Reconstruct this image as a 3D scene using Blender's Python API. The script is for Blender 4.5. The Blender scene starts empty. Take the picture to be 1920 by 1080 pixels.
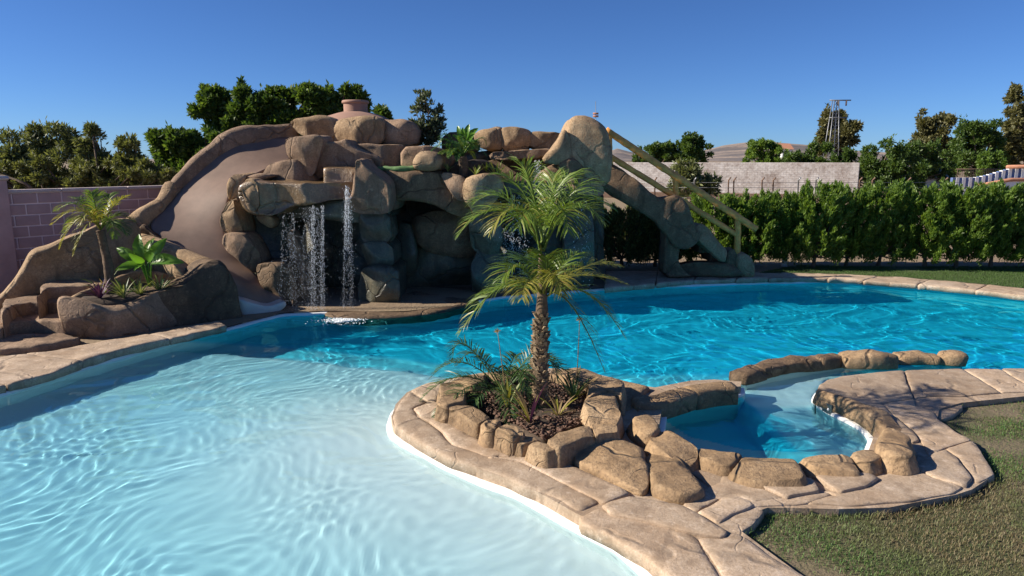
import bpy, math, random
import numpy as np
from mathutils import Vector, Matrix
from mathutils.geometry import delaunay_2d_cdt

# ------------------------------------------------------------------ camera, sky, sun, exposure
sc = bpy.context.scene
COL = sc.collection
CAM_Z, FPX, PITCH = 2.6, 1300.0, math.radians(10.46)
cam = bpy.data.cameras.new('camera'); cam_o = bpy.data.objects.new('camera', cam); COL.objects.link(cam_o)
cam_o.location = (0, 0, CAM_Z); cam_o.rotation_euler = (math.pi / 2 - PITCH, 0, 0)
cam.sensor_width = 36; cam.lens = 36 * FPX / 1920; cam.clip_start = .05; cam.clip_end = 9000
sc.camera = cam_o
SUN_EL = math.radians(30); SUN_AZ = math.radians(3)        # light travels towards +X, turned a little to +Y
sun_dir = Vector((math.cos(SUN_EL) * math.cos(SUN_AZ), math.cos(SUN_EL) * math.sin(SUN_AZ), -math.sin(SUN_EL)))
world = bpy.data.worlds.new('World'); sc.world = world; world.use_nodes = True
wn = world.node_tree
sky = wn.nodes.new('ShaderNodeTexSky'); sky.sky_type = 'NISHITA'; sky.sun_disc = False
sky.sun_elevation = SUN_EL; sky.sun_rotation = math.atan2(-sun_dir.x, -sun_dir.y)
sky.air_density = .7; sky.dust_density = 0.1; sky.ozone_density = 6.0; sky.altitude = 0
tint = wn.nodes.new('ShaderNodeMix'); tint.data_type = 'RGBA'; tint.blend_type = 'MULTIPLY'; tint.inputs[0].default_value = 1; tint.inputs[7].default_value = (.56, .735, .98, 1)
wn.links.new(sky.outputs[0], tint.inputs[6]); wn.links.new(tint.outputs[2], wn.nodes['Background'].inputs[0]); wn.nodes['Background'].inputs[1].default_value = .062
sun = bpy.data.lights.new('sun', 'SUN'); sun.energy = 4.6; sun.angle = math.radians(.5); sun.color = (1, .90, .76)
sun.cycles.is_caustics_light = True
sun_o = bpy.data.objects.new('sun', sun); COL.objects.link(sun_o); sun_o.rotation_euler = sun_dir.to_track_quat('-Z', 'Y').to_euler()
sun_o.location = (-8, 0, 8)
vs = sc.view_settings; vs.view_transform = 'Standard'; vs.look = 'None'; vs.exposure = .9; vs.gamma = 1
sc.cycles.max_bounces = 10; sc.cycles.transparent_max_bounces = 16
sc.cycles.use_denoising = True

# ------------------------------------------------------------------ picture measurements -> places in the scene
ST, CT = math.sin(PITCH), math.cos(PITCH)
def at(px, py, Y):
    v = (540 - py) / FPX; s = Y / (CT + v * ST)
    return Vector(((px - 960) / FPX * s, Y, CAM_Z + s * (-ST + v * CT)))
def gp(px, py, z=0.0):
    v = (540 - py) / FPX; s = (z - CAM_Z) / (-ST + v * CT)
    return Vector(((px - 960) / FPX * s, s * (CT + v * ST), z))
def crop(x0, y0, k): return lambda pts: [(x0 + a / k, y0 + b / k) for a, b in pts]
C2 = crop(720, 640, 3.375); C3 = crop(1140, 620, 3.857); C4 = crop(1360, 620, 3.375)
C5 = crop(1000, 820, 3.4286); C6 = crop(1440, 720, 3.0); C7 = crop(0, 560, 3.0)
WATER, DECK = -.055, .08

# ------------------------------------------------------------------ noise and mesh helpers
def _h(i, j, k, seed):
    n = (i * 374761393 + j * 668265263 + k * 2147483647 + seed * 144665) & 0xffffffff
    n = ((n ^ (n >> 13)) * 1274126177) & 0xffffffff
    return ((n ^ (n >> 16)) & 0xffff) / 32767.5 - 1
def vnoise(P, scale, seed=0):
    P = np.asarray(P, float) * scale + 1000.37; I = np.floor(P).astype(np.int64); f = P - I; f = f * f * (3 - 2 * f)
    r = 0
    for a in (0, 1):
        for b in (0, 1):
            for c in (0, 1):
                w = (f[:, 0] if a else 1 - f[:, 0]) * (f[:, 1] if b else 1 - f[:, 1]) * (f[:, 2] if c else 1 - f[:, 2])
                r = r + w * _h(I[:, 0] + a, I[:, 1] + b, I[:, 2] + c, seed)
    return r
def fbm(P, scale, seed=0, o=3):
    return sum(vnoise(P, scale * 2 ** i, seed + i) * .5 ** i for i in range(o))

def tag(o, label=None, cat=None, group=None, kind=None):
    for k, v in (('label', label), ('category', cat), ('group', group), ('kind', kind)):
        if v: o[k] = v
    return o
def empty(name, loc, label, cat, group=None):
    o = bpy.data.objects.new(name, None); COL.objects.link(o); o.location = loc; o.empty_display_size = .1
    return tag(o, label, cat, group)
def link(name, me, parent=None, receiver=False):
    o = bpy.data.objects.new(name, me); COL.objects.link(o)
    if parent is not None:
        o.parent = parent; o.matrix_parent_inverse = Matrix.Translation(-Vector(parent.location))
    if receiver: o.cycles.is_caustics_receiver = True
    return o
def mk(name, V, F, mat, parent=None, smooth=True, receiver=False):
    me = bpy.data.meshes.new(name); V = np.asarray(V, np.float32)
    if isinstance(F, np.ndarray):
        k = F.shape[1]; me.vertices.add(len(V)); me.vertices.foreach_set('co', V.ravel())
        me.loops.add(F.size); me.loops.foreach_set('vertex_index', F.astype(np.int32).ravel())
        me.polygons.add(len(F)); me.polygons.foreach_set('loop_start', np.arange(0, F.size, k, dtype=np.int32))
        me.polygons.foreach_set('loop_total', np.full(len(F), k, np.int32)); me.update(calc_edges=True); me.validate()
    else:
        me.from_pydata([tuple(map(float, v)) for v in V], [], F); me.update()
    if smooth: me.polygons.foreach_set('use_smooth', np.ones(len(me.polygons), bool))
    me.materials.append(mat)
    return link(name, me, parent, receiver)
def displace(o, amp, scale, seed, o_=3):
    me = o.data; n = len(me.vertices); co = np.empty(n * 3, np.float32); no = np.empty(n * 3, np.float32)
    me.vertices.foreach_get('co', co); me.vertices.foreach_get('normal', no); co = co.reshape(-1, 3); no = no.reshape(-1, 3)
    co += no * (amp * fbm(co, scale, seed, o_))[:, None]; me.vertices.foreach_set('co', co.ravel()); me.update()

def chaikin(p, it=1, closed=True, q=.25):
    p = np.asarray(p, float)
    for _ in range(it):
        n = np.roll(p, -1, 0)
        a = p * (1 - q) + n * q; b = p * q + n * (1 - q)
        if not closed: a, b = a[:-1], b[:-1]
        m = np.empty((len(a) * 2, p.shape[1])); m[0::2] = a; m[1::2] = b
        if not closed: m = np.vstack([p[:1], m, p[-1:]])
        p = m
    return p
def resample(p, sp, closed=True):
    p = np.asarray(p, float)
    if closed: p = np.vstack([p, p[:1]])
    d = np.r_[0, np.cumsum(np.linalg.norm(np.diff(p, axis=0), axis=1))]
    n = max(6 if closed else 2, int(round(d[-1] / sp)) + (0 if closed else 1))
    t = np.linspace(0, d[-1], n + 1)[:-1] if closed else np.linspace(0, d[-1], n)
    return np.stack([np.interp(t, d, p[:, k]) for k in range(p.shape[1])], 1)
def inside(P, poly):
    x, y = P[:, 0], P[:, 1]; r = np.zeros(len(P), bool); a = poly; b = np.roll(poly, -1, 0)
    for (x0, y0), (x1, y1) in zip(a, b):
        c = (y0 > y) != (y1 > y)
        if y0 != y1: r ^= c & (x < (x1 - x0) * (y - y0) / (y1 - y0) + x0)
    return r
def edist(P, poly, closed=True):
    a = poly; b = np.roll(poly, -1, 0)
    if not closed: a, b = a[:-1], b[:-1]
    d = np.full(len(P), 1e9)
    for p0, p1 in zip(a, b):
        v = p1 - p0; L = max(v @ v, 1e-12); t = np.clip(((P - p0) @ v) / L, 0, 1)
        d = np.minimum(d, np.linalg.norm(P - p0 - t[:, None] * v, axis=1))
    return d
def area2(p): x, y = p[:, 0], p[:, 1]; return .5 * float(np.sum(x * np.roll(y, -1) - np.roll(x, -1) * y))
def cdt(pts, extra):
    n = len(pts); allp = [Vector((float(a), float(b))) for a, b in pts] + [Vector((float(a), float(b))) for a, b in extra]
    r = delaunay_2d_cdt(allp, [(i, (i + 1) % n) for i in range(n)], [], 1, 1e-5)
    return np.array([tuple(v) for v in r[0]]), [tuple(f) for f in r[2]], r[3]

def pillow(name, pts2, O, U, V, N, depth, R, mat, parent=None, sp=.06, amp=.02, nscale=2.2, seed=0, facets=0, flare=0., smooth=1,
           receiver=False, lump=0., bulge=True, slope=(.15, .5), jag=0.):
    """Body with a drawn outline in the plane (O; U, V), rounded front along N, going back by depth."""
    rng = np.random.default_rng(seed + 11)
    p = chaikin(pts2, smooth, q=.22) if smooth else np.asarray(pts2, float)
    p = resample(p, sp)
    if jag: p = p + jag * np.stack([fbm(np.c_[p, p[:, :1] * 0], 3., seed + 50), fbm(np.c_[p, p[:, :1] * 0 + 5], 3., seed + 51)], 1)
    if area2(p) < 0: p = p[::-1].copy()
    t = np.roll(p, -1, 0) - np.roll(p, 1, 0); t /= np.linalg.norm(t, axis=1)[:, None] + 1e-9
    nin = np.stack([-t[:, 1], t[:, 0]], 1)
    ex = []
    for f in (.06, .22, .5):
        q = p + nin * R * f; q = q[inside(q, p)]; ex.append(q[edist(q, p) > R * f * .85])
    lo, hi = p.min(0), p.max(0)
    gx, gy = np.meshgrid(np.arange(lo[0], hi[0], sp), np.arange(lo[1], hi[1], sp))
    g = np.stack([gx.ravel(), gy.ravel()], 1) + rng.uniform(-.22, .22, (gx.size, 2)) * sp
    g = g[inside(g, p)]
    if len(g): g = g[edist(g, p) > max(R * .62, sp * .5)]; ex.append(g)
    q, F, orig = cdt(p, np.vstack(ex))
    d = edist(q, p); tt = np.clip(d / R, 0, 1)
    h = R * np.sqrt(1 - (1 - tt) ** 2) - R
    c = p.mean(0); ext = (hi - lo).max() * .5
    for k in range(facets):
        a = rng.uniform(0, 6.283); m = rng.uniform(*slope); r0 = rng.uniform(.05, .6) * ext
        h = np.minimum(h, -m * ((q - c) @ np.array([math.cos(a), math.sin(a)]) - r0))
    h = np.maximum(h, -depth * .8)
    P3 = np.c_[q, np.zeros(len(q))]
    if lump: h = h + lump * np.clip(tt * 1.2, 0, 1) * fbm(P3, 1.1, seed + 3, 2)
    off = h + (R if bulge else 0)
    O, U, V, N = (np.array(x, float) for x in (O, U, V, N))
    top = O + q[:, :1] * U + q[:, 1:] * V + off[:, None] * N
    nb = len(p)
    # boundary vertex of every outline point in the triangulation
    idx = [None] * nb
    for i, o_ in enumerate(orig):
        for k in o_:
            if k < nb: idx[k] = i
    for k in range(nb):
        if idx[k] is None: idx[k] = int(np.argmin(((q - p[k]) ** 2).sum(1)))
    rows = max(1, min(12, int(depth / (sp * 1.6)))); verts = [top]; faces = list(F); prev = idx; base = len(top)
    for r in range(1, rows + 1):
        f = r / rows; pr = p - nin * flare * f
        boff = off[idx] * (1 - f) + (-depth + (R if bulge else 0)) * f
        verts.append(O + pr[:, :1] * U + pr[:, 1:] * V + boff[:, None] * N)
        cur = list(range(base, base + nb)); base += nb
        for k in range(nb):
            k2 = (k + 1) % nb
            if prev[k] != prev[k2]: faces.append((prev[k2], prev[k], cur[k], cur[k2]))
        prev = cur
    faces.append(tuple(prev[::-1]))
    Vv = np.vstack(verts)
    det = np.dot(np.cross(U, V), N)
    if det < 0: faces = [f[::-1] for f in faces]
    o = mk(name, Vv, faces, mat, parent, receiver=receiver)
    if amp: displace(o, amp, nscale, seed)
    return o

def rock(name, px, Y, depth, mat, parent, Y1=None, R=.14, sp=.055, amp=.035, seed=0, facets=5, smooth=1, receiver=True, lump=.10, slope=(.15, .75), nscale=1.8, grow=1.045):
    """Boulder whose outline stands in a vertical plane at distance Y (to Y1 at its other end)."""
    xs = [a for a, b in px]; x0, x1 = min(xs), max(xs)
    Y1 = Y if Y1 is None else Y1
    R *= .62; lump *= .7
    P = [at(a, b, Y + (Y1 - Y) * (a - x0) / max(1e-6, x1 - x0)) for a, b in px]
    O = P[int(np.argmin(xs))].copy(); E_ = P[int(np.argmax(xs))]
    U = Vector((E_.x - O.x, E_.y - O.y, 0)).normalized(); Vv = Vector((0, 0, 1)); N = Vector((U.y, -U.x, 0))
    p2 = np.array([((p - O).dot(U), (p - O).dot(Vv)) for p in P]); c2 = (p2.min(0) + p2.max(0)) / 2; p2 = c2 + (p2 - c2) * grow
    return pillow(name, p2, O, U, Vv, N, depth, R, mat, parent, sp=sp, amp=amp, seed=seed, facets=facets, smooth=smooth, receiver=receiver, lump=lump, slope=slope, nscale=nscale)

def stone(name, px, top, base, mat, parent, R=.05, sp=.045, amp=.012, seed=0, facets=2, flare=.03, smooth=1, lump=.02, slope=(.1, .35), shrink=0., jag=.012, zo=None):
    """Stone whose top face has the given outline at height top and whose sides go down to base."""
    P = np.array([gp(a, b, top if zo is None else zo)[:2] for a, b in px])
    if shrink:
        if area2(P) < 0: P = P[::-1].copy()
        t = np.roll(P, -1, 0) - np.roll(P, 1, 0); t /= np.linalg.norm(t, axis=1)[:, None] + 1e-9
        P = P + np.stack([-t[:, 1], t[:, 0]], 1) * shrink
    return pillow(name, P, (0, 0, top), (1, 0, 0), (0, 1, 0), (0, 0, 1), top - base, R, mat, parent, sp=sp, amp=amp, nscale=4.5, seed=seed,
                  facets=facets, flare=flare, smooth=smooth, receiver=True, lump=lump, bulge=False, slope=slope, jag=jag)

def catmull(p, sp):
    p = np.asarray(p, float); q = np.vstack([2 * p[0] - p[1], p, 2 * p[-1] - p[-2]]); out = []
    for i in range(1, len(q) - 2):
        a, b, c, d = q[i - 1:i + 3]; n = max(2, int(np.linalg.norm((c - b)[:3]) / sp))
        for t in np.arange(n) / n:
            out.append(.5 * (2 * b + (c - a) * t + (2 * a - 5 * b + 4 * c - d) * t * t + (3 * b - a - 3 * c + d) * t ** 3))
    out.append(p[-1]); return np.array(out)
def sweep(name, path, mat, parent=None, sp=.06, M=16, amp=.02, nscale=2.5, seed=0, power=3., receiver=True, cap=.5):
    """Rounded bar along path rows (x, y, z_top, width, height); the profile hangs down from z_top."""
    C = catmull(path, sp); n = len(C)
    T = np.gradient(C[:, :2], axis=0); T /= np.linalg.norm(T, axis=1)[:, None] + 1e-9; S = np.stack([T[:, 1], -T[:, 0]], 1)
    a = np.linspace(0, 2 * np.pi, M, endpoint=False); ca, sa = np.cos(a), np.sin(a)
    px_ = np.sign(ca) * np.abs(ca) ** (2 / power); pz = np.sign(sa) * np.abs(sa) ** (2 / power)
    rings = []
    def ring(c, s, t, k, shift):
        w, h = c[3] / 2 * k, c[4] / 2 * k; x = px_ * w; z = pz * h + c[2] - c[4] / 2
        return np.stack([c[0] + s[0] * x + t[0] * shift, c[1] + s[1] * x + t[1] * shift, z], 1)
    e = cap
    for k, f in ((.12, 1.), (.62, .8), (.88, .45)): rings.append(ring(C[0], S[0], T[0], k, -f * C[0][3] / 2 * e))
    for i in range(n): rings.append(ring(C[i], S[i], T[i], 1, 0))
    for k, f in ((.88, .45), (.62, .8), (.12, 1.)): rings.append(ring(C[-1], S[-1], T[-1], k, f * C[-1][3] / 2 * e))
    V = np.vstack(rings); m = len(rings); I = np.arange(m * M).reshape(m, M); J = np.roll(I, -1, 1)
    F = [tuple(x) for x in np.stack([I[:-1], J[:-1], J[1:], I[1:]], -1).reshape(-1, 4)] + [tuple(I[0][::-1]), tuple(I[-1])]
    o = mk(name, V, [f[::-1] for f in F], mat, parent, receiver=receiver)
    if amp: displace(o, amp, nscale, seed)
    return o
def tube(name, pts, rad, mat, parent=None, M=10, smooth=True, amp=0, seed=0):
    """Round bar through 3-D points, radius per point or one for all."""
    P = np.array([tuple(p) for p in pts], float); n = len(P); r = np.atleast_1d(np.asarray(rad, float)); r = np.interp(np.linspace(0, 1, n), np.linspace(0, 1, len(r)), r)
    T = np.gradient(P, axis=0); T /= np.linalg.norm(T, axis=1)[:, None] + 1e-9
    up = np.array([0, 0, 1.]) if abs(T[:, 2]).mean() < .9 else np.array([0, 1., 0])
    A = np.cross(T, up); A /= np.linalg.norm(A, axis=1)[:, None] + 1e-9; B = np.cross(T, A)
    a = np.linspace(0, 2 * np.pi, M, endpoint=False)
    V = P[:, None] + r[:, None, None] * (np.cos(a)[None, :, None] * A[:, None] + np.sin(a)[None, :, None] * B[:, None])
    I = np.arange(n * M).reshape(n, M); J = np.roll(I, -1, 1)
    F = [tuple(x) for x in np.stack([I[:-1], J[:-1], J[1:], I[1:]], -1).reshape(-1, 4)] + [tuple(I[0][::-1]), tuple(I[-1])]
    o = mk(name, V.reshape(-1, 3), F, mat, parent, smooth)
    if amp: displace(o, amp, 6, seed)
    return o
def box(name, c, s, mat, parent=None, rz=0, bev=0.):
    x, y, z = np.array(s) / 2; b = min(bev, x * .9, y * .9, z * .9)
    if b: 
        V = []
        for sx in (-1, 1):
            for sy in (-1, 1):
                for sz in (-1, 1): V += [(sx * x, sy * (y - b), sz * (z - b)), (sx * (x - b), sy * y, sz * (z - b)), (sx * (x - b), sy * (y - b), sz * z)]
        import bmesh
        bm = bmesh.new(); [bm.verts.new(v) for v in V]; bmesh.ops.convex_hull(bm, input=bm.verts); bmesh.ops.dissolve_limit(bm, angle_limit=.01, verts=bm.verts, edges=bm.edges)
        me = bpy.data.meshes.new(name); bm.to_mesh(me); bm.free(); me.materials.append(mat)
        R = Matrix.Rotation(rz, 4, 'Z'); me.transform(Matrix.Translation(c) @ R)
        return link(name, me, parent)
    V = np.array([(a, b_, c_) for a in (-x, x) for b_ in (-y, y) for c_ in (-z, z)])
    r = np.array([[math.cos(rz), -math.sin(rz), 0], [math.sin(rz), math.cos(rz), 0], [0, 0, 1]])
    return mk(name, V @ r.T + np.array(c), [(0, 1, 3, 2), (4, 6, 7, 5), (0, 4, 5, 1), (2, 3, 7, 6), (0, 2, 6, 4), (1, 5, 7, 3)], mat, parent, smooth=False)

# ------------------------------------------------------------------ materials
class NB:
    def __init__(s, name):
        s.m = bpy.data.materials.new(name); s.m.use_nodes = True; s.t = s.m.node_tree; s.b = s.t.nodes['Principled BSDF']; s.out = s.t.nodes['Material Output']
        s.pos = s.t.nodes.new('ShaderNodeNewGeometry').outputs['Position']
    def n(s, kind, **kw):
        x = s.t.nodes.new('ShaderNode' + kind)
        for k, v in kw.items():
            if k in x.inputs: s.set(x.inputs[k], v)
            else: setattr(x, k, v)
        return x
    def set(s, inp, v):
        if isinstance(v, bpy.types.NodeSocket): s.t.links.new(v, inp)
        else: inp.default_value = v
    def noise(s, scale, detail=4, rough=.55, vec=None, dist=0.):
        return s.n('TexNoise', Vector=vec or s.pos, Scale=scale, Detail=detail, Roughness=rough, Distortion=dist).outputs['Fac']
    def ramp(s, fac, stops, interp='LINEAR'):
        r = s.t.nodes.new('ShaderNodeValToRGB'); s.set(r.inputs[0], fac); r.color_ramp.interpolation = interp
        el = r.color_ramp.elements
        while len(el) < len(stops): el.new(.5)
        for e, (p, c) in zip(el, stops): e.position = p; e.color = (*c, 1) if len(c) == 3 else c
        return r.outputs[0]
    def mix(s, fac, a, b, mode='MIX'):
        x = s.t.nodes.new('ShaderNodeMix'); x.data_type = 'RGBA'; x.blend_type = mode
        s.set(x.inputs[0], fac)
        for i, v in ((6, a), (7, b)):
            if isinstance(v, bpy.types.NodeSocket): s.t.links.new(v, x.inputs[i])
            else: x.inputs[i].default_value = (*v, 1)
        return x.outputs[2]
    def math(s, op, a, b=0., c=0.):
        x = s.t.nodes.new('ShaderNodeMath'); x.operation = op
        for i, v in enumerate((a, b, c)): s.set(x.inputs[i], v)
        return x.outputs[0]
    def bump(s, h, strength=.3, dist=.02, normal=None):
        x = s.t.nodes.new('ShaderNodeBump'); x.inputs['Strength'].default_value = strength; x.inputs['Distance'].default_value = dist
        s.t.links.new(h, x.inputs['Height'])
        if normal: s.t.links.new(normal, x.inputs['Normal'])
        return x.outputs[0]
    def done(s, color=None, rough=.8, normal=None, **kw):
        if color is not None: s.set(s.b.inputs['Base Color'], color if isinstance(color, bpy.types.NodeSocket) else (*color, 1))
        s.set(s.b.inputs['Roughness'], rough)
        if normal: s.t.links.new(normal, s.b.inputs['Normal'])
        for k, v in kw.items(): s.set(s.b.inputs[k.replace('_', ' ')], v)
        return s.m

def rock_mat(name, tones, rough=.85, crack=.5, bump=.75, fine=38, wetness=0., crack_scale=.9):
    b = NB(name)
    rnd = b.n('ObjectInfo').outputs['Random']
    big = b.noise(.9, 5, .6, dist=.4); mid = b.noise(4.5, 6, .65, dist=.3); f1 = b.noise(fine, 4, .7); f2 = b.noise(fine * 3.5, 2, .6)
    base = b.ramp(b.math('ADD', b.math('MULTIPLY', big, .6), b.math('MULTIPLY', mid, .4)), [(.38, tones[0]), (.47, tones[1]), (.55, tones[2]), (.64, tones[3])])
    base = b.mix(b.ramp(f1, [(.33, (.85,) * 3), (.62, (0,) * 3)]), base, tones[4], 'MIX')
    base = b.mix(b.ramp(b.noise(11, 5, .7), [(.56, (0,) * 3), (.74, (.55,) * 3)]), base, tuple(min(1, x * 1.35) for x in tones[3]), 'MIX')
    v = b.math('MULTIPLY_ADD', rnd, .28, .86)
    base = b.mix(1., base, b.n('CombineColor', Red=v, Green=v, Blue=v).outputs[0], 'MULTIPLY')
    # stamped crack lines, only here and there
    wp = b.n('VectorMath', operation='ADD'); b.t.links.new(b.pos, wp.inputs[0])
    wz = b.n('TexNoise', Vector=b.pos, Scale=1.3, Detail=3.); sc_ = b.n('VectorMath', operation='SCALE'); b.t.links.new(wz.outputs['Color'], sc_.inputs[0]); sc_.inputs['Scale'].default_value = .9
    b.t.links.new(sc_.outputs[0], wp.inputs[1])
    vo = b.n('TexVoronoi', feature='DISTANCE_TO_EDGE', Vector=wp.outputs[0], Scale=crack_scale).outputs['Distance']
    line = b.ramp(vo, [(0., (1,) * 3), (.010, (.75,) * 3), (.026, (0,) * 3)])
    line = b.math('MULTIPLY', line, b.ramp(b.noise(.8, 2), [(.40, (0,) * 3), (.50, (1,) * 3)]))
    vo2 = b.n('TexVoronoi', feature='DISTANCE_TO_EDGE', Vector=wp.outputs[0], Scale=crack_scale * 2.7).outputs['Distance']
    line2 = b.math('MULTIPLY', b.ramp(vo2, [(0., (.6,) * 3), (.02, (0,) * 3)]), b.ramp(b.noise(1.7, 2), [(.52, (0,) * 3), (.6, (1,) * 3)]))
    line = b.math('MAXIMUM', line, line2)
    # run-off stains: noise drawn out along the vertical
    mp = b.n('Mapping'); b.t.links.new(b.pos, mp.inputs[0]); mp.inputs['Scale'].default_value = (5., 5., .8)
    stain = b.ramp(b.noise(1., 5, .65, vec=mp.outputs[0]), [(.5, (0,) * 3), (.68, (.55,) * 3)])
    base = b.mix(stain, base, tuple(x * .55 for x in tones[0]))
    base = b.mix(b.math('MULTIPLY', line, crack), base, tuple(x * .32 for x in tones[1]))
    pits = b.ramp(f1, [(.28, (0,) * 3), (.42, (1,) * 3)])
    h = b.math('ADD', b.math('MULTIPLY', mid, .9), b.math('ADD', b.math('MULTIPLY', f1, .35), b.math('ADD', b.math('MULTIPLY', f2, .12), b.math('MULTIPLY', pits, .12))))
    h = b.math('SUBTRACT', h, b.math('MULTIPLY', line, .9))
    return b.done(base, rough, b.bump(h, bump, .035), Coat_Weight=wetness, Coat_Roughness=.12)
M = {}
TAN = [(.20, .128, .068), (.32, .21, .11), (.39, .265, .148), (.47, .34, .205), (.21, .138, .08)]
M['rock'] = rock_mat('sandy_concrete_rock', TAN)
M['rock_pink'] = rock_mat('pinkish_concrete_rock', [(.17, .108, .064), (.27, .175, .108), (.33, .22, .14), (.40, .28, .185), (.19, .125, .08)], crack=.5)
M['coping'] = rock_mat('stamped_paving_concrete', [(.32, .22, .14), (.42, .315, .22), (.48, .375, .275), (.56, .46, .36), (.31, .22, .145)], crack=.35, bump=.4, fine=55, crack_scale=.6)
M['rock_dark'] = rock_mat('shaded_brown_rock', [(.085, .054, .030), (.15, .095, .052), (.20, .13, .074), (.26, .175, .10), (.09, .058, .034)])  # brown rock with the shade of unlit faces put into its tones
M['rock_wet'] = rock_mat('shaded_wet_algae_rock', [(.045, .048, .034), (.085, .088, .062), (.12, .112, .072), (.17, .14, .082), (.05, .055, .04)], rough=.5, wetness=.25)  # wet algae tones, darkened further to carry the shade of pillars and caves
M['rock_fall'] = rock_mat('wet_ochre_rock', [(.14, .085, .04), (.26, .16, .07), (.33, .21, .10), (.36, .24, .14), (.15, .10, .05)], rough=.35, wetness=.6)
def plain(name, c, rough=.7, var=.15, scale=6, bump=.15, bscale=60, **kw):
    b = NB(name); n = b.noise(scale, 5, .6)
    col = b.ramp(n, [(.3, tuple(x * (1 - var) for x in c)), (.7, tuple(min(1, x * (1 + var)) for x in c))])
    return b.done(col, rough, b.bump(b.noise(bscale, 3), bump, .01) if bump else None, **kw)
M['chute'] = plain('smooth_slide_plaster', (.20, .135, .10), .6, .22, 2.0, .3)
M['runout'] = plain('pale_slide_lip', (.50, .47, .43), .5, .12, 3.)
M['plaster'] = plain('white_pool_plaster', (.80, .80, .77), .6, .03, 2.5, .05)
M['floor'] = plain('pale_grey_pool_floor', (.74, .735, .735), .6, .035, 1.5, .05)
M['soil'] = plain('dark_soil', (.06, .042, .03), .95, .4, 9, .8, 30)
M['block'] = plain('pink_concrete_block', (.42, .285, .28), .9, .12, 3.5, .35, 90)
M['mortar'] = plain('pale_mortar', (.78, .64, .64), .95, .08, 6, .3, 60)
M['cap'] = plain('pale_wall_cap', (.50, .42, .40), .9, .1, 5, .2)
M['dome'] = plain('terracotta_render', (.32, .19, .14), .85, .12, 4, .3, 50)
M['turf'] = plain('green_turf_mat', (.10, .19, .07), .95, .3, 12, .6, 120)
M['bamboo'] = plain('ochre_imitation_wood', (.74, .34, .08), .6, .3, 7, .3, 30)
M['metal'] = plain('galvanised_steel', (.24, .25, .26), .45, .1, 5, 0, Metallic=.6)
M['rust'] = plain('rusty_iron', (.16, .10, .07), .8, .25, 8, .2)
M['plate'] = plain('grey_plastic_plate', (.05, .075, .08), .45, .1, 5, 0)
M['white'] = plain('white_paint', (.75, .74, .72), .6, .06, 5, .05)
M['blue'] = plain('blue_paint', (.09, .14, .30), .5, .1, 5, 0)
M['bark'] = plain('grey_brown_bark', (.13, .095, .065), .95, .4, 12, .8, 26)
M['palm_bark'] = plain('palm_trunk_fibre', (.12, .08, .05), .95, .45, 16, .8, 34)
M['palm_boot'] = plain('pale_leaf_scar', (.30, .22, .13), .9, .35, 20, .5, 40)
M['mulch'] = plain('bark_chip', (.115, .065, .045), .9, .5, 14, .5, 60)
M['terracotta'] = plain('terracotta_tile', (.42, .20, .12), .85, .15, 6, .2)
M['drop'] = NB('falling_water').done((.92, .96, 1.), .06, None, Transmission_Weight=.12, IOR=1.33)
M['foam'] = plain('water_foam', (.85, .9, .92), .5, .03, 10, 0)

def leaf_mat(name, a, b_, trans=.35, rough=.5, tip=None):
    b = NB(name); g = b.n('NewGeometry').outputs['Random Per Island']
    col = b.ramp(g, [(0., a), (.55, tuple((x + y) / 2 for x, y in zip(a, b_))), (1., b_)] if tip is None else [(0., a), (.5, b_), (.86, b_), (1., tip)])
    d = b.done(col, rough, None)
    tr = b.n('BsdfTranslucent'); b.t.links.new(b.mix(1., col, (1.25, 1.2, .6), 'MULTIPLY'), tr.inputs[0])
    mx = b.n('MixShader'); mx.inputs[0].default_value = trans
    b.t.links.new(b.b.outputs[0], mx.inputs[1]); b.t.links.new(tr.outputs[0], mx.inputs[2]); b.t.links.new(mx.outputs[0], b.out.inputs[0])
    return d
M['palm_leaf'] = leaf_mat('palm_leaflet', (.05, .10, .015), (.16, .24, .035), .38, .4, (.32, .26, .06))
M['palm_leaf_dark'] = leaf_mat('small_palm_leaflet', (.035, .08, .025), (.085, .15, .045), .3, .4)
M['palm_yellow'] = leaf_mat('yellow_palm_leaflet', (.13, .16, .02), (.28, .27, .05), .35, .45, (.36, .26, .08))
M['banana'] = leaf_mat('broad_leaf', (.08, .20, .02), (.15, .32, .04), .45, .35)
M['cycad'] = leaf_mat('cycad_leaflet', (.03, .085, .02), (.07, .16, .03), .3, .35)
M['strap'] = leaf_mat('variegated_strap_leaf', (.10, .16, .04), (.34, .36, .16), .35, .45)
M['purple'] = leaf_mat('purple_leaf', (.05, .015, .06), (.12, .04, .13), .25, .5)
M['dry'] = leaf_mat('dry_straw_leaf', (.22, .15, .07), (.38, .28, .14), .3, .7)
M['hedge'] = leaf_mat('hedge_conifer_leaf', (.065, .135, .02), (.21, .32, .06), .5, .5)
M['hedge_dry'] = leaf_mat('olive_conifer_leaf', (.07, .09, .03), (.21, .23, .08), .35, .6)
M['tree'] = leaf_mat('broadleaf_dark', (.035, .08, .015), (.12, .19, .035), .4, .5)
M['olive'] = leaf_mat('olive_grey_leaf', (.07, .095, .035), (.22, .245, .10), .35, .6)
M['pine'] = leaf_mat('pine_needle_tuft', (.07, .075, .025), (.19, .18, .07), .3, .6)
M['shrub'] = leaf_mat('silvery_shrub_leaf', (.05, .075, .04), (.15, .18, .10), .3, .5)
M['grass'] = leaf_mat('grass_blade', (.06, .09, .02), (.15, .17, .05), .35, .6, (.32, .25, .13))
b = NB('grass_blade'); g = b.n('NewGeometry').outputs['Random Per Island']; pn = b.ramp(b.noise(.75, 4, .6), [(.41, (0,) * 3), (.56, (1,) * 3)])
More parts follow.
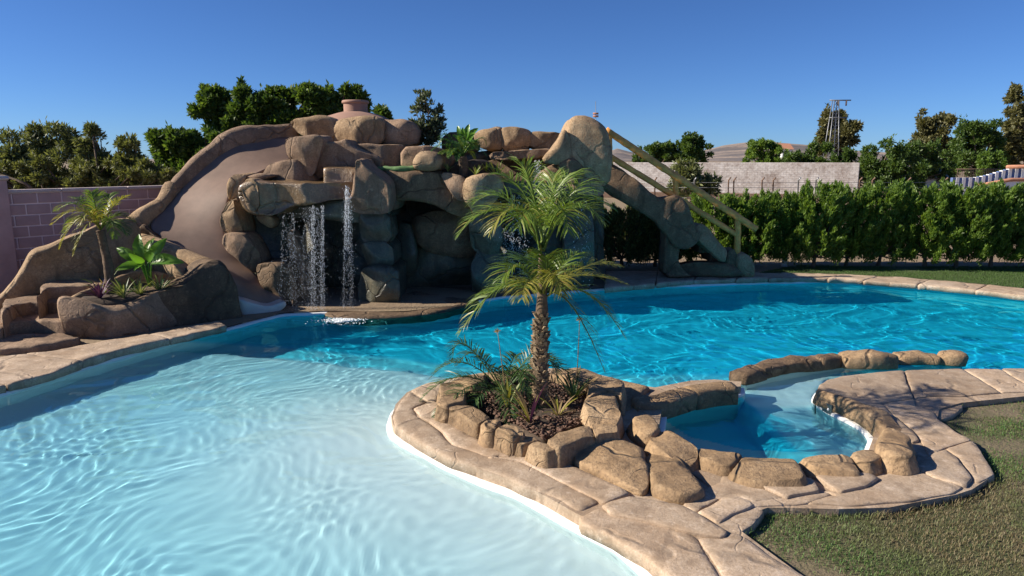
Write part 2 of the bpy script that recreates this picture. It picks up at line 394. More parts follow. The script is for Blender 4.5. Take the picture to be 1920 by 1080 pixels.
gr_ = b.ramp(g, [(0., (.025, .075, .010)), (.8, (.075, .16, .026)), (1., (.20, .21, .07))]); br_ = b.ramp(g, [(0., (.11, .085, .04)), (.6, (.18, .14, .07)), (1., (.07, .12, .03))])
gc = b.mix(pn, br_, gr_); b.done(gc, .6); M['grass'] = b.m
M['grass_far'] = leaf_mat('watered_grass_blade', (.035, .08, .015), (.10, .19, .035), .3, .6)
M['moss'] = leaf_mat('small_fern', (.06, .10, .02), (.16, .20, .06), .3, .5)
def ground_mat(name, stops, scale):
    b = NB(name); n = b.math('ADD', b.math('MULTIPLY', b.noise(scale, 6, .65), .7), b.math('MULTIPLY', b.noise(scale * 14, 4, .7), .3))
    return b.done(b.ramp(n, stops), .95, b.bump(b.noise(scale * 40, 3), .6, .03))
M['ground'] = ground_mat('dry_earth', [(.35, (.16, .115, .075)), (.5, (.24, .175, .11)), (.65, (.20, .16, .085))], .35)
M['lawn'] = ground_mat('worn_lawn_soil', [(.35, (.06, .075, .025)), (.5, (.11, .10, .05)), (.66, (.20, .15, .10))], .8)
M['lawn_far'] = ground_mat('green_lawn', [(.35, (.045, .075, .02)), (.55, (.06, .09, .025)), (.7, (.085, .095, .035))], .8)
M['hill'] = ground_mat('hazed_dry_hillside', [(.40, (.09, .085, .085)), (.5, (.17, .14, .125)), (.58, (.32, .25, .19))], .006)  # dry hill tones greyed so the colour carries the distant haze

# ------------------------------------------------------------------ pool outline, ground, basin, water
def G2(px, z): return [tuple(gp(a, b, z)[:2]) for a, b in px]
_l0, _l1 = np.array(gp(0, 742, WATER)[:2]), np.array(gp(300, 650, WATER)[:2])
_ld = (_l0 - _l1) / np.linalg.norm(_l0 - _l1)
_b0, _b1 = np.array(gp(1330, 1185, WATER)[:2]), np.array(gp(1160, 1030, WATER)[:2]); _bd = (_b0 - _b1) / np.linalg.norm(_b0 - _b1)
SPA_IN = G2([(1536, 755), (1541, 765), (1567, 780), (1606, 798), (1627, 812), (1640, 830)], WATER) + G2([(1622, 838), (1597, 848), (1499, 854), (1404, 848), (1389, 846), (1301, 823), (1244, 799), (1234, 784)], .22) \
    + G2([(1243, 768), (1264, 757), (1321, 748), (1388, 743)], WATER)
WALL_OUT = G2([(1390, 716), (1340, 712), (1296, 714), (1228, 727), (1166, 718), (1140, 707)], .06)
PLANT_OUT = G2([(1100, 694), (1040, 688), (980, 690), (900, 697), (838, 708), (790, 720), (763, 733), (742, 755), (735, 775)], DECK)
TIP_OUT = G2([(734, 800), (738, 818), (760, 834), (818, 865), (898, 904), (972, 930), (1028, 960), (1082, 992), (1160, 1030), (1216, 1080), (1330, 1185)], WATER)
WALK_OUT = G2([(2120, 690), (1920, 691), (1804, 691), (1674, 695), (1615, 701), (1579, 705), (1552, 713), (1536, 724), (1531, 738)], DECK)
LEFT_OUT = [tuple(_l0 + _ld * 7.5)] + G2([(0, 742), (103, 709), (217, 673), (300, 650), (383, 630), (430, 618), (470, 607), (530, 592)], WATER)
BACK_OUT = G2([(620, 588), (700, 590), (760, 589), (850, 579), (885, 568), (940, 559), (1060, 549), (1170, 541), (1300, 536), (1440, 531), (1560, 530), (1700, 540), (1830, 552), (1920, 563), (2060, 585), (2180, 620), (2180, 670)], WATER)
NEAR_CLOSE = [tuple(_b0 + _bd * 3.2)]
HOLE = np.array(LEFT_OUT + BACK_OUT + WALK_OUT + SPA_IN + WALL_OUT + PLANT_OUT + TIP_OUT + NEAR_CLOSE)
HOLE_S = resample(HOLE, .12)
LAWN_EDGE = G2([(1700, 1235), (1507, 1080), (1426, 1021), (1391, 995), (1400, 965), (1440, 950), (1573, 953), (1667, 950), (1793, 926), (1823, 916), (1863, 890), (1842, 852), (1787, 805), (1757, 785), (1762, 765), (1803, 754), (1920, 742), (2250, 745)], .07)

def ring_ground():
    n = len(HOLE_S); big = 6000
    outer = [(-big, -60), (big, -60), (big, big), (-big, big)]
    pts = [Vector(p) for p in HOLE_S] + [Vector(p) for p in outer]
    ed = [(i, (i + 1) % n) for i in range(n)] + [(n + i, n + (i + 1) % 4) for i in range(4)]
    xs = [Vector((x, y)) for x in np.arange(-60, 61, 6.) for y in np.arange(-12, 120, 6.)]
    r = delaunay_2d_cdt(pts + xs, ed, [], 0, 1e-5)
    V = np.array([tuple(v) for v in r[0]]); F = []
    cen = np.array([V[list(f)].mean(0) for f in r[2]]); ins = inside(cen, HOLE_S)
    for f, i_ in zip(r[2], ins):
        if not i_:
            a, b, c = V[list(f)[:3]]
            F.append(tuple(f) if np.cross(b - a, c - a) > 0 else tuple(f)[::-1])
    o = mk('ground', np.c_[V, np.zeros(len(V))], F, M['ground'], smooth=False); tag(o, kind='structure')
ring_ground()

def sstep(a, b, x): t = np.clip((x - a) / (b - a), 0, 1); return t * t * (3 - 2 * t)
_dl = np.array(G2([(120, 668), (380, 683), (500, 691), (633, 705), (740, 717), (800, 726), (1000, 752)], -.33))
SPA_POLY = np.array(G2([(1225, 785), (1264, 755), (1392, 740), (1392, 706), (1467, 688), (1579, 676), (1700, 678), (1640, 702), (1555, 714), (1528, 740), (1540, 768), (1650, 830), (1600, 855), (1500, 862), (1400, 858), (1290, 832)], -.13))
_hole1 = np.array(gp(1300, 800, -.4)[:2]); _coast = np.array(TIP_OUT)
_spaL = np.array(gp(1385, 800, -.4)[:2])
def depth_at(x, y):
    P = np.stack([x, y], 1)
    yl = np.interp(x, _dl[:, 0], _dl[:, 1]); sd = y - yl
    beach = .14 + .30 * sstep(0., 3.2, edist(P, _coast, False))
    d = beach + (.85 - beach) * sstep(.0, .38, sd)
    spa = inside(P, SPA_POLY)
    w = sstep(0., .22, edist(P, SPA_POLY)) * spa
    ds = .24 + .44 * (1 - sstep(-.05, .10, x - _spaL[0])) * (1 - sstep(.6, .8, y - _spaL[1])) + .20 * (1 - sstep(-.35, -.2, y - _spaL[1])) * (1 - sstep(.7, .9, x - _spaL[0])) * sstep(-.05, .1, x - _spaL[0])
    return np.where(spa, np.where(w < 1, np.minimum(ds, ds), ds), d)
lo, hi = HOLE_S.min(0) - .3, HOLE_S.max(0) + .3
def sheet(sp):
    xs, ys = np.arange(lo[0], hi[0], sp), np.arange(lo[1], hi[1], sp); X, Y = np.meshgrid(xs, ys)
    P = np.stack([X.ravel(), Y.ravel()], 1); nx, ny = len(xs), len(ys)
    I = np.arange(nx * ny).reshape(ny, nx); Q = np.stack([I[:-1, :-1], I[:-1, 1:], I[1:, 1:], I[1:, :-1]], -1).reshape(-1, 4)
    return P, Q
def cut(P, Q, margin):
    coarse = resample(HOLE, .25); keep = inside(P, coarse); out = ~keep
    near = np.zeros(len(P), bool); idx = np.where(out)[0]; near[idx] = edist(P[idx], coarse) < margin; keep |= near
    Q = Q[keep[Q].all(1)]; used = np.unique(Q); m = np.full(len(P), -1); m[used] = np.arange(len(used)); return P[used], m[Q]
P, Q = sheet(.07); P, Q = cut(P, Q, .25)
basin = empty('pool_basin', (0, 0, 0), None, None); tag(basin, kind='structure')
mk('floor', np.c_[P, WATER - depth_at(P[:, 0], P[:, 1])], Q, M['floor'], basin, receiver=True)
# white plaster wall with a narrow lip at the water line, all round
def inset(p, d):
    t = np.roll(p, -1, 0) - np.roll(p, 1, 0); t /= np.linalg.norm(t, axis=1)[:, None] + 1e-9
    s = 1 if area2(p) > 0 else -1
    return p + s * d * np.stack([-t[:, 1], t[:, 0]], 1)
_i = inset(HOLE_S, .035); n = len(_i); rows = [(inset(HOLE_S, -.03), WATER + .034), (inset(HOLE_S, .045), WATER + .034), (inset(HOLE_S, .055), WATER + .025), (_i, WATER - .4), (_i, WATER - 1.0)]
V = np.vstack([np.c_[p, np.full(n, z)] for p, z in rows]); I = np.arange(5 * n).reshape(5, n); J = np.roll(I, -1, 1)
mk('wall', V, np.stack([I[:-1], I[1:], J[1:], J[:-1]], -1).reshape(-1, 4), M['plaster'], basin, receiver=True)

# water: real waves, clear glass-like surface tinted by the depth of water below it
b = NB('pool_water'); b.t.nodes.remove(b.b)
dep = b.n('Attribute', attribute_name='depth').outputs['Fac']; dep2 = b.math('MINIMUM', dep, .95); dep3 = b.math('MINIMUM', dep, .62)
cc = b.n('CombineColor', Red=b.math('EXPONENT', b.math('MULTIPLY', dep, -1.25)), Green=b.math('EXPONENT', b.math('MULTIPLY', dep2, -.30)), Blue=b.math('EXPONENT', b.math('MULTIPLY', dep3, -.11)))
gl = b.n('BsdfGlass', Color=cc.outputs[0], Roughness=0., IOR=1.333); b.t.links.new(gl.outputs[0], b.out.inputs[0]); M['water'] = b.m
P, Q = sheet(.024); P, Q = cut(P, Q, .10)
rng = np.random.default_rng(5)
Zw = np.zeros(len(P)); x, y = P[:, 0], P[:, 1]
wx, wy = x + .25 * np.sin(y * 1.7 + 1) + .12 * np.sin(x * 3.1 + y * 2.3), y + .25 * np.sin(x * 1.3 + 2) + .12 * np.sin(x * 2.7 - y * 3.3)
Zs = np.zeros(len(P))
for k in range(30):
    l = .30 * (1.0 / .30) ** rng.random(); a = rng.uniform(0, 6.283) if k % 2 else rng.normal(1.65, .7)
    Zw += .00125 * l * np.sin((wx * math.cos(a) + wy * math.sin(a)) * 6.2832 / l + rng.uniform(0, 6.28))
for k in range(34):
    l = .115 * (.27 / .115) ** rng.random(); a = rng.uniform(0, 6.283) if k % 6 else rng.normal(1.6, .6)
    Zs += .0016 * l ** 1.15 * np.sin((wx * math.cos(a) + wy * math.sin(a)) * 6.2832 / l + rng.uniform(0, 6.28))
patch = .75 + .5 * vnoise(np.c_[P, P[:, :1] * 0], .9, 4)
fall = np.exp(-((x - at(620, 590, 12.3).x) ** 2 + (y - 12.2) ** 2) / 1.5)
Zw = Zw * (.7 + .3 * sstep(6.5, 10.5, y)) + Zs * patch * (1 - .55 * sstep(7.5, 10., y)) + fall * .006 * np.sin(np.hypot(x - at(640, 590, 12.4).x, y - 12.4) * 22)
water = mk('water', np.c_[P, WATER + Zw], Q, M['water']); tag(water, kind='structure')
at_ = water.data.attributes.new('depth', 'FLOAT', 'POINT'); _d = depth_at(x, y); _in = inside(P, SPA_POLY); _d = _d + _in * (.06 + .24 * sstep(.3, .68, _d)); at_.data.foreach_set('value', (_d + .95 * sstep(.5, .85, _d)).astype(np.float32))
water.cycles.is_caustics_caster = True

# ------------------------------------------------------------------ paved deck: a core with recessed joints and slabs laid on it
deck = empty('paved_deck', (0, 0, 0), None, None); tag(deck, kind='structure')
def prism(name, poly, z0, z1, mat, parent):
    poly = np.asarray(poly); 
    if area2(poly) < 0: poly = poly[::-1]
    q, F, _o = cdt(poly, np.zeros((0, 2))); F = [f if np.cross(q[f[1]] - q[f[0]], q[f[2]] - q[f[0]]) > 0 else f[::-1] for f in F]
    n = len(poly); V = np.vstack([np.c_[q, np.full(len(q), z1)], np.c_[poly, np.full(n, z1)], np.c_[poly, np.full(n, z0)]]); a = len(q)
    F = list(F) + [(a + n + k, a + n + (k + 1) % n, a + (k + 1) % n, a + k) for k in range(n)]
    return mk(name, V, F, mat, parent, smooth=False, receiver=True)
DECKP = np.array(WALK_OUT + SPA_IN + WALL_OUT + PLANT_OUT + TIP_OUT + NEAR_CLOSE + LAWN_EDGE)
prism('mortar_bed', DECKP, -1.75, .064, M['coping'], deck)
SL = dict(sp=.045, amp=.005, facets=0, lump=.004, shrink=.001, smooth=0, jag=.014)
slabs = [
 (C2([(165, 305), (260, 262), (372, 238), (372, 330), (340, 378), (275, 372)]), DECK),
 (C2([(160, 310), (90, 390), (50, 470), (62, 525), (105, 560), (250, 650), (420, 740), (700, 830), (900, 915), (1100, 990), (1235, 1072), (1383, 1012), (1100, 872), (850, 752), (640, 715), (430, 650), (350, 555), (215, 470), (180, 425), (272, 378)]), DECK),
 (C2([(185, 420), (335, 382), (420, 400), (520, 580), (700, 650), (900, 700), (905, 728), (650, 718), (432, 645), (355, 552), (220, 468)]), DECK + .012),
 (C2([(650, 722), (905, 728), (950, 700), (1150, 760), (1560, 952), (1390, 1018), (1100, 870), (852, 750)]), DECK + .018),
 (C5([(440, 430), (500, 405), (640, 370), (960, 430), (1040, 475), (1255, 600), (1215, 640), (1000, 602), (700, 522), (500, 482)]), DECK + .02),
 (C5([(285, 505), (435, 435), (498, 484), (700, 525), (1000, 605), (1058, 640), (1130, 760), (1215, 900), (1350, 1150), (1200, 1210), (900, 930), (720, 760), (520, 640), (300, 545)]), DECK),
 (C5([(1063, 642), (1215, 645), (1270, 602), (1350, 640), (1540, 770), (1745, 893), (2100, 1150), (1900, 1400), (1360, 1150), (1222, 900), (1135, 760)]), DECK),
 (C5([(960, 430), (1040, 476), (1150, 410), (1205, 378), (1130, 330), (1000, 340)]), DECK + .0),
 (C5([(1045, 480), (1155, 415), (1205, 380), (1290, 370), (1425, 422), (1185, 545), (1100, 498)]), DECK + .005),
 (C5([(1190, 548), (1430, 428), (1492, 470), (1420, 560), (1350, 605), (1330, 632), (1265, 598)]), DECK - .012),
 (C5([(960, 190), (1060, 200), (1290, 250), (1400, 300), (1640, 385), (1500, 405), (1425, 420), (1290, 366), (1200, 375), (1100, 290)]), DECK + .003),
 (C4([(20, 870), (180, 965), (385, 1050), (610, 1008), (690, 1030), (520, 1090), (180, 1110), (60, 1075), (-190, 1040), (-60, 960)]), DECK),
 (C4([(190, 960), (390, 935), (540, 925), (590, 990), (606, 1004), (385, 1046)]), DECK + .03),
 (C4([(570, 905), (740, 905), (880, 890), (968, 920), (905, 975), (720, 1010), (640, 960)]), DECK + .03),
 (C4([(610, 1012), (725, 1012), (905, 980), (970, 925), (1110, 858), (1190, 862), (1320, 930), (1520, 980), (1440, 1025), (1290, 1048), (1180, 1075), (820, 1100), (520, 1090), (690, 1030)]), DECK),
 (C4([(1195, 858), (1280, 815), (1300, 780), (1390, 745), (1470, 800), (1560, 925), (1525, 978), (1325, 925)]), DECK + .012),
 (C4([(1395, 742), (1560, 690), (1620, 765), (1690, 880), (1700, 905), (1580, 965), (1560, 925), (1475, 798)]), DECK - .005),
 (C4([(985, 460), (1190, 430), (1200, 480), (1310, 510), (1340, 560), (1450, 630), (1560, 688), (1390, 742), (1290, 790), (1230, 690), (1180, 620), (1060, 530)]), DECK),
 (C4([(575, 385), (590, 340), (640, 312), (740, 284), (860, 272), (1060, 254), (1130, 250), (1190, 425), (985, 458), (1060, 530), (1180, 620), (1230, 690), (1180, 700), (990, 600), (900, 520), (760, 440), (650, 400)]), DECK + .012),
 (C4([(1135, 250), (1270, 243), (1500, 240), (1620, 310), (1745, 390), (1500, 412), (1330, 408), (1195, 424)]), DECK),
 (C4([(1505, 240), (1740, 240), (1890, 330), (2000, 380), (1890, 386), (1750, 390), (1625, 310)]), DECK),
 (C4([(1745, 240), (2200, 238), (2500, 238), (2500, 395), (2010, 382), (1895, 330)]), DECK),
 (C4([(1200, 440), (1290, 422), (1340, 460), (1310, 500), (1210, 476)]), .045),
 (C4([(1295, 418), (1480, 420), (1495, 450), (1345, 458)]), .05),
 (C4([(1320, 505), (1350, 465), (1490, 458), (1495, 485), (1440, 540), (1370, 560), (1330, 545)]), .045),
]
for k, (px, z) in enumerate(slabs):
    stone('slab', px, z, WATER + .032 if k in (0, 1, 5, 18, 19, 20, 21) else -.02, M['coping'], deck, seed=100 + k, R=.03 if k in (0, 1, 5) else .014, flare=-.004 if k in (0, 1, 5, 18, 19, 20, 21) else .006, **SL)
# coping along the other pool edges
def coping_run(pool_px, back_px, n_split, seed, z=DECK):
    a = resample(np.array(G2(pool_px, z)), .05, False); c = resample(np.array(G2(back_px, z)), .05, False)
    ta, tc = np.linspace(0, 1, len(a)), np.linspace(0, 1, len(c)); r = np.random.default_rng(seed)
    cuts = np.r_[0, (np.arange(1, n_split) + r.uniform(-.22, .22, n_split - 1)) / n_split, 1]
    for k in range(n_split):
        t = np.linspace(cuts[k], cuts[k + 1], 9); sk = r.uniform(-.25, .25) / n_split if 0 < k else 0
        A = np.stack([np.interp(t, ta, a[:, i]) for i in (0, 1)], 1); Cc = np.stack([np.interp(np.clip(t, 0, 1), tc, c[:, i]) for i in (0, 1)], 1)[::-1]
        pillow('slab', np.vstack([A, Cc]), (0, 0, z), (1, 0, 0), (0, 1, 0), (0, 0, 1), z - WATER - .03, .03, M['coping'], deck, sp=.05, amp=.012, nscale=3.5, seed=seed + k, flare=-.01, smooth=0, receiver=True, lump=.015, bulge=False, jag=.02)
_e = [np.array(gp(0, 723, DECK)[:2]) + _ld * q for q in (6, 3)]
def unproj(p, z): # world point -> picture point, for runs that go on outside the picture
    v = Vector((p[0], p[1], z - CAM_Z)); s = v.y * CT - v.z * ST; u = v.y * ST + v.z * CT
    return (960 + FPX * v.x / s, 540 - FPX * u / s)
coping_run([unproj(p, DECK) for p in (_e[1],)] + [(0, 723), (40, 712), (103, 697), (157, 675), (217, 657), (267, 645), (300, 638), (350, 628), (383, 620), (425, 610)],
           [unproj(_e[1] + np.array([-1.6, -.2]), DECK), (-75, 690), (-45, 675), (30, 664), (97, 658), (147, 646), (187, 640), (233, 632), (300, 622), (350, 612), (410, 600)], 6, 300)
coping_run([(1135, 540), (1300, 525), (1440, 521), (1510, 520), (1580, 522), (1700, 531), (1830, 543), (1920, 553), (2080, 580)],
           [(1135, 507), (1300, 506), (1440, 511), (1510, 511), (1590, 514), (1700, 520), (1830, 531), (1920, 540), (2120, 562)], 10, 330)

# ------------------------------------------------------------------ palm planter of boulders on the deck
planter = empty('rock_planter', gp(1010, 760, .05), 'low ring of sandy boulders filled with bark mulch round the tall palm', 'planter')
T = dict(R=.022, sp=.03, amp=.012, flare=.045, lump=.012, slope=(.08, .3), smooth=0, jag=.018)
for k, (px, top, base) in enumerate([
 (C2([(362, 262), (420, 244), (492, 256), (505, 330), (498, 372), (400, 398), (345, 380)]), .28, .05),
 (C2([(385, 402), (500, 378), (600, 428), (668, 474), (585, 500), (480, 455)]), .25, .05),
 (C2([(612, 522), (655, 480), (745, 492), (705, 545), (650, 545)]), .27, .05),
 (C2([(700, 548), (765, 515), (892, 545), (884, 582), (800, 592)]), .27, .05),
 (C2([(755, 598), (880, 575), (1005, 618), (872, 654)]), .20, .05),
 (C2([(918, 645), (962, 622), (1118, 672), (1035, 694)]), .24, .05),
 (C2([(1042, 612), (1095, 570), (1295, 522), (1335, 588), (1110, 672), (1050, 650)]), .26, .05),
 (C2([(1262, 400), (1290, 330), (1410, 290), (1470, 330), (1490, 440), (1450, 520), (1340, 530), (1300, 500)]), .27, .05),
 (C2([(1300, 270), (1370, 205), (1450, 196), (1510, 260), (1500, 330), (1420, 300), (1285, 345)]), .30, .05),
 (C2([(1310, 505), (1450, 520), (1470, 500), (1480, 560), (1390, 575), (1330, 590)]), .26, .05),
 (C2([(1060, 158), (1230, 168), (1380, 185), (1370, 215), (1290, 260), (1160, 215), (1050, 195)]), .24, .05),
 (C2([(640, 200), (800, 172), (1050, 160), (1045, 195), (850, 215), (650, 245)]), .18, .05),
 (C2([(380, 250), (520, 205), (640, 182), (640, 245), (560, 275), (490, 260)]), .22, .05),
]):
    stone('boulder', px, top, base, M['rock'], planter, seed=400 + k, facets=3, **T)
# mulch bed: a mounded soil with bark chips on it
MB = np.array(G2(C2([(470, 300), (640, 225), (1050, 190), (1290, 250), (1270, 400), (1310, 510), (1090, 590), (1010, 625), (890, 560), (740, 490), (600, 430), (490, 380)]), .12))
pillow('soil', MB, (0, 0, .12), (1, 0, 0), (0, 1, 0), (0, 0, 1), .1, .08, M['soil'], planter, sp=.06, amp=.015, nscale=6, bulge=False, lump=.04, seed=420)
def chips(name, poly, z, n, size, mat, parent, seed):
    r = np.random.default_rng(seed); lo_, hi_ = poly.min(0), poly.max(0); p = r.uniform(lo_, hi_, (n * 3, 2)); p = p[inside(p, poly)][:n]; n = len(p)
    s = r.uniform(.4, 1.25, n) * size; a = r.uniform(0, 6.28, n); L = np.stack([np.cos(a), np.sin(a), r.normal(0, .4, n)], 1); W_ = np.stack([-np.sin(a), np.cos(a), r.normal(0, .5, n)], 1)
    N_ = np.cross(L, W_); c = np.c_[p, z + r.uniform(0, .03, n)]; V = []
    w = r.uniform(.35, .75, n) * s; t = s * .22
    for a_, b_, c_ in ((1, .2, 0), (.3, 1, 0), (-.7, .7, 0), (-1, -.3, 0), (-.2, -1, 0), (.7, -.6, 0), (.1, .1, 1), (0, 0, -1)):
        V.append(c + L * (a_ * s)[:, None] * .5 + W_ * (b_ * w)[:, None] * .5 + N_ * (c_ * t)[:, None] * .6)
    V = np.stack(V, 1).reshape(-1, 3); f = []
    for k in range(6): f += [(k, (k + 1) % 6, 6), ((k + 1) % 6, k, 7)]
    F = (np.array(f)[None] + 8 * np.arange(n)[:, None, None]).reshape(-1, 3)
    o = mk(name, V, F, mat, parent, smooth=False); tag(o, kind='stuff'); return o
chips('bark_chips', MB, .115, 2600, .055, M['mulch'], planter, 3)

# big boulders between planter and spa, and the stones round the spa
spa = empty('spa_wall', gp(1300, 830, .05), 'ring of squared sandy boulders round the small spa basin', 'stone wall')
for k, (px, top, base, R, zo) in enumerate([
 (C2([(1132, 745), (1150, 690), (1225, 625), (1330, 600), (1440, 648), (1300, 690), (1180, 765)]), .165, .05, .05, .07),
 (C2([(1152, 775), (1270, 705), (1435, 656), (1560, 690), (1645, 740), (1660, 800), (1684, 950), (1650, 985), (1560, 960), (1400, 890)]), .175, .05, .07, .07),
 (C5([(700, 160), (780, 128), (890, 122), (950, 185), (1030, 285), (1108, 385), (1095, 405), (970, 432), (850, 405), (762, 378), (745, 350)]), .17, .05, .07, .07),
 (C3([(165, 620), (235, 600), (320, 602), (392, 698), (290, 742), (205, 690)]), .20, .05, .03, None),
 (C3([(295, 748), (412, 706), (530, 760), (645, 815), (652, 885), (575, 940), (440, 895), (335, 835)]), .185, .05, .03, None),
 (C3([(645, 812), (760, 845), (962, 880), (968, 905), (870, 970), (720, 930), (655, 890)]), .18, .05, .04, None),
 (C4([(35, 868), (140, 776), (290, 782), (430, 795), (470, 860), (512, 930), (385, 935), (180, 920), (90, 895)]), .17, .05, .025, None),
 (C4([(472, 792), (620, 782), (782, 780), (830, 835), (868, 880), (700, 868), (550, 850), (505, 820)]), .17, .05, .028, None),
 (C4([(792, 772), (860, 745), (932, 727), (1028, 768), (985, 800), (905, 835), (830, 815)]), .175, .05, .028, None),
 (C4([(935, 715), (1000, 650), (1000, 600), (1090, 615), (1195, 665), (1150, 700), (1215, 770), (1150, 790), (1060, 775)]), .24, .05, .05, None),
]):
    stone('boulder', px, top, base, M['rock'], spa, seed=450 + k, R=R, sp=.032, amp=.012, flare=.06 if zo is None else .0, lump=.015, slope=(.1, .32), facets=3 if zo is None else 5, zo=zo)
stone('rim', C4([(577, 378), (640, 402), (760, 442), (900, 522), (985, 592), (1005, 645), (1192, 668), (1130, 592), (1050, 522), (960, 468), (850, 418), (740, 378), (650, 350), (600, 352)]), .15, .0, M['rock'], spa, seed=466, R=.05, sp=.035, amp=.012, flare=.03, facets=2, lump=.02)
# the wall between spa and pool
w = [gp(*p, .16) for p in [(1196, 742), (1235, 742), (1290, 728), (1340, 720), (1378, 718)]]
sweep('wall_stone', [(w[0].x, w[0].y, .14, .34, .24), (w[1].x, w[1].y, .15, .32, .24), (w[2].x, w[2].y, .15, .28, .24)], M['rock'], spa, sp=.05, amp=.02, seed=470, power=4.5)
sweep('wall_stone', [(w[2].x + .03, w[2].y + .01, .155, .27, .24), (w[3].x, w[3].y, .15, .26, .24), (w[4].x, w[4].y, .15, .25, .24)], M['rock'], spa, sp=.05, amp=.016, seed=471, power=5, cap=.15)
stone('boulder', C3([(-10, 330), (90, 352), (200, 370), (330, 395), (250, 430), (240, 560), (150, 560), (60, 470), (0, 420)]), .12, -.4, M['rock'], spa, seed=472, R=.06, facets=3)

# divider wall of stones standing in the pool
div = empty('rock_divider', gp(1590, 672, WATER), 'low curved row of brown stones standing in the pool beyond the spa', 'stone wall')
dv = [(1384, 694, .06), (1420, 682, .075), (1470, 672, .085), (1530, 663, .10), (1572, 660, .07), (1580, 660, .10), (1640, 655, .15), (1672, 656, .13), (1682, 657, .07), (1740, 658, .07), (1756, 660, .06), (1766, 658, .07), (1786, 656, .10), (1800, 657, .09)]
def dpt(i, w_, dh=0): p = gp(dv[i][0], dv[i][1] + 4, dv[i][2]); return (p.x, p.y, dv[i][2] + dh, w_, dv[i][2] - WATER + .06)
for k, idx in enumerate([(0, 1), (1, 2, 3), (3, 4), (5, 6, 7), (8, 9, 10), (11, 12, 13)]):
    sweep('stone', [dpt(i, .27) for i in idx], M['rock_dark'] if k < 3 else M['rock'], div, sp=.045, amp=.03, nscale=4, seed=480 + k, power=4.2, cap=.35)
sweep('footing', [(*dpt(i, .2)[:2], WATER - .03, .22, .8) for i in (0, 2, 4, 6, 9, 13)], M['plaster'], div, sp=.06, amp=.0, power=6, cap=.1)
p = gp(1389, 716, WATER); box('weir', (p.x + .03, p.y + .12, WATER - .22), (.1, .42, .46), M['plaster'], div, rz=-.15, bev=.02).cycles.is_caustics_receiver = True

# control plate set into the inner face of the spa wall
_s0, _s1 = gp(1539, 764, WATER), gp(1575, 784, WATER); rz = math.atan2(_s1.y - _s0.y, _s1.x - _s0.x); pl = _s0.lerp(_s1, .55); pl += Vector((math.sin(rz), -math.cos(rz), 0)) * .045; pl.z = .005
plate = empty('control_plate', pl, 'small dark plate with two pale buttons set into the spa wall', 'control plate')
pm = box('plate', (pl.x, pl.y, pl.z), (.15, .03, .11), M['plate'], plate, rz=rz, bev=.006)
for s in (-1, 1):
    c = Vector((pl.x + math.cos(rz) * .035 * s + math.sin(rz) * .014, pl.y + math.sin(rz) * .035 * s - math.cos(rz) * .014, pl.z))
    nv = Vector((math.sin(rz), -math.cos(rz), 0)) * .012
    tube('button', [c, c + nv],   .014, M['white'], pm, M=12)

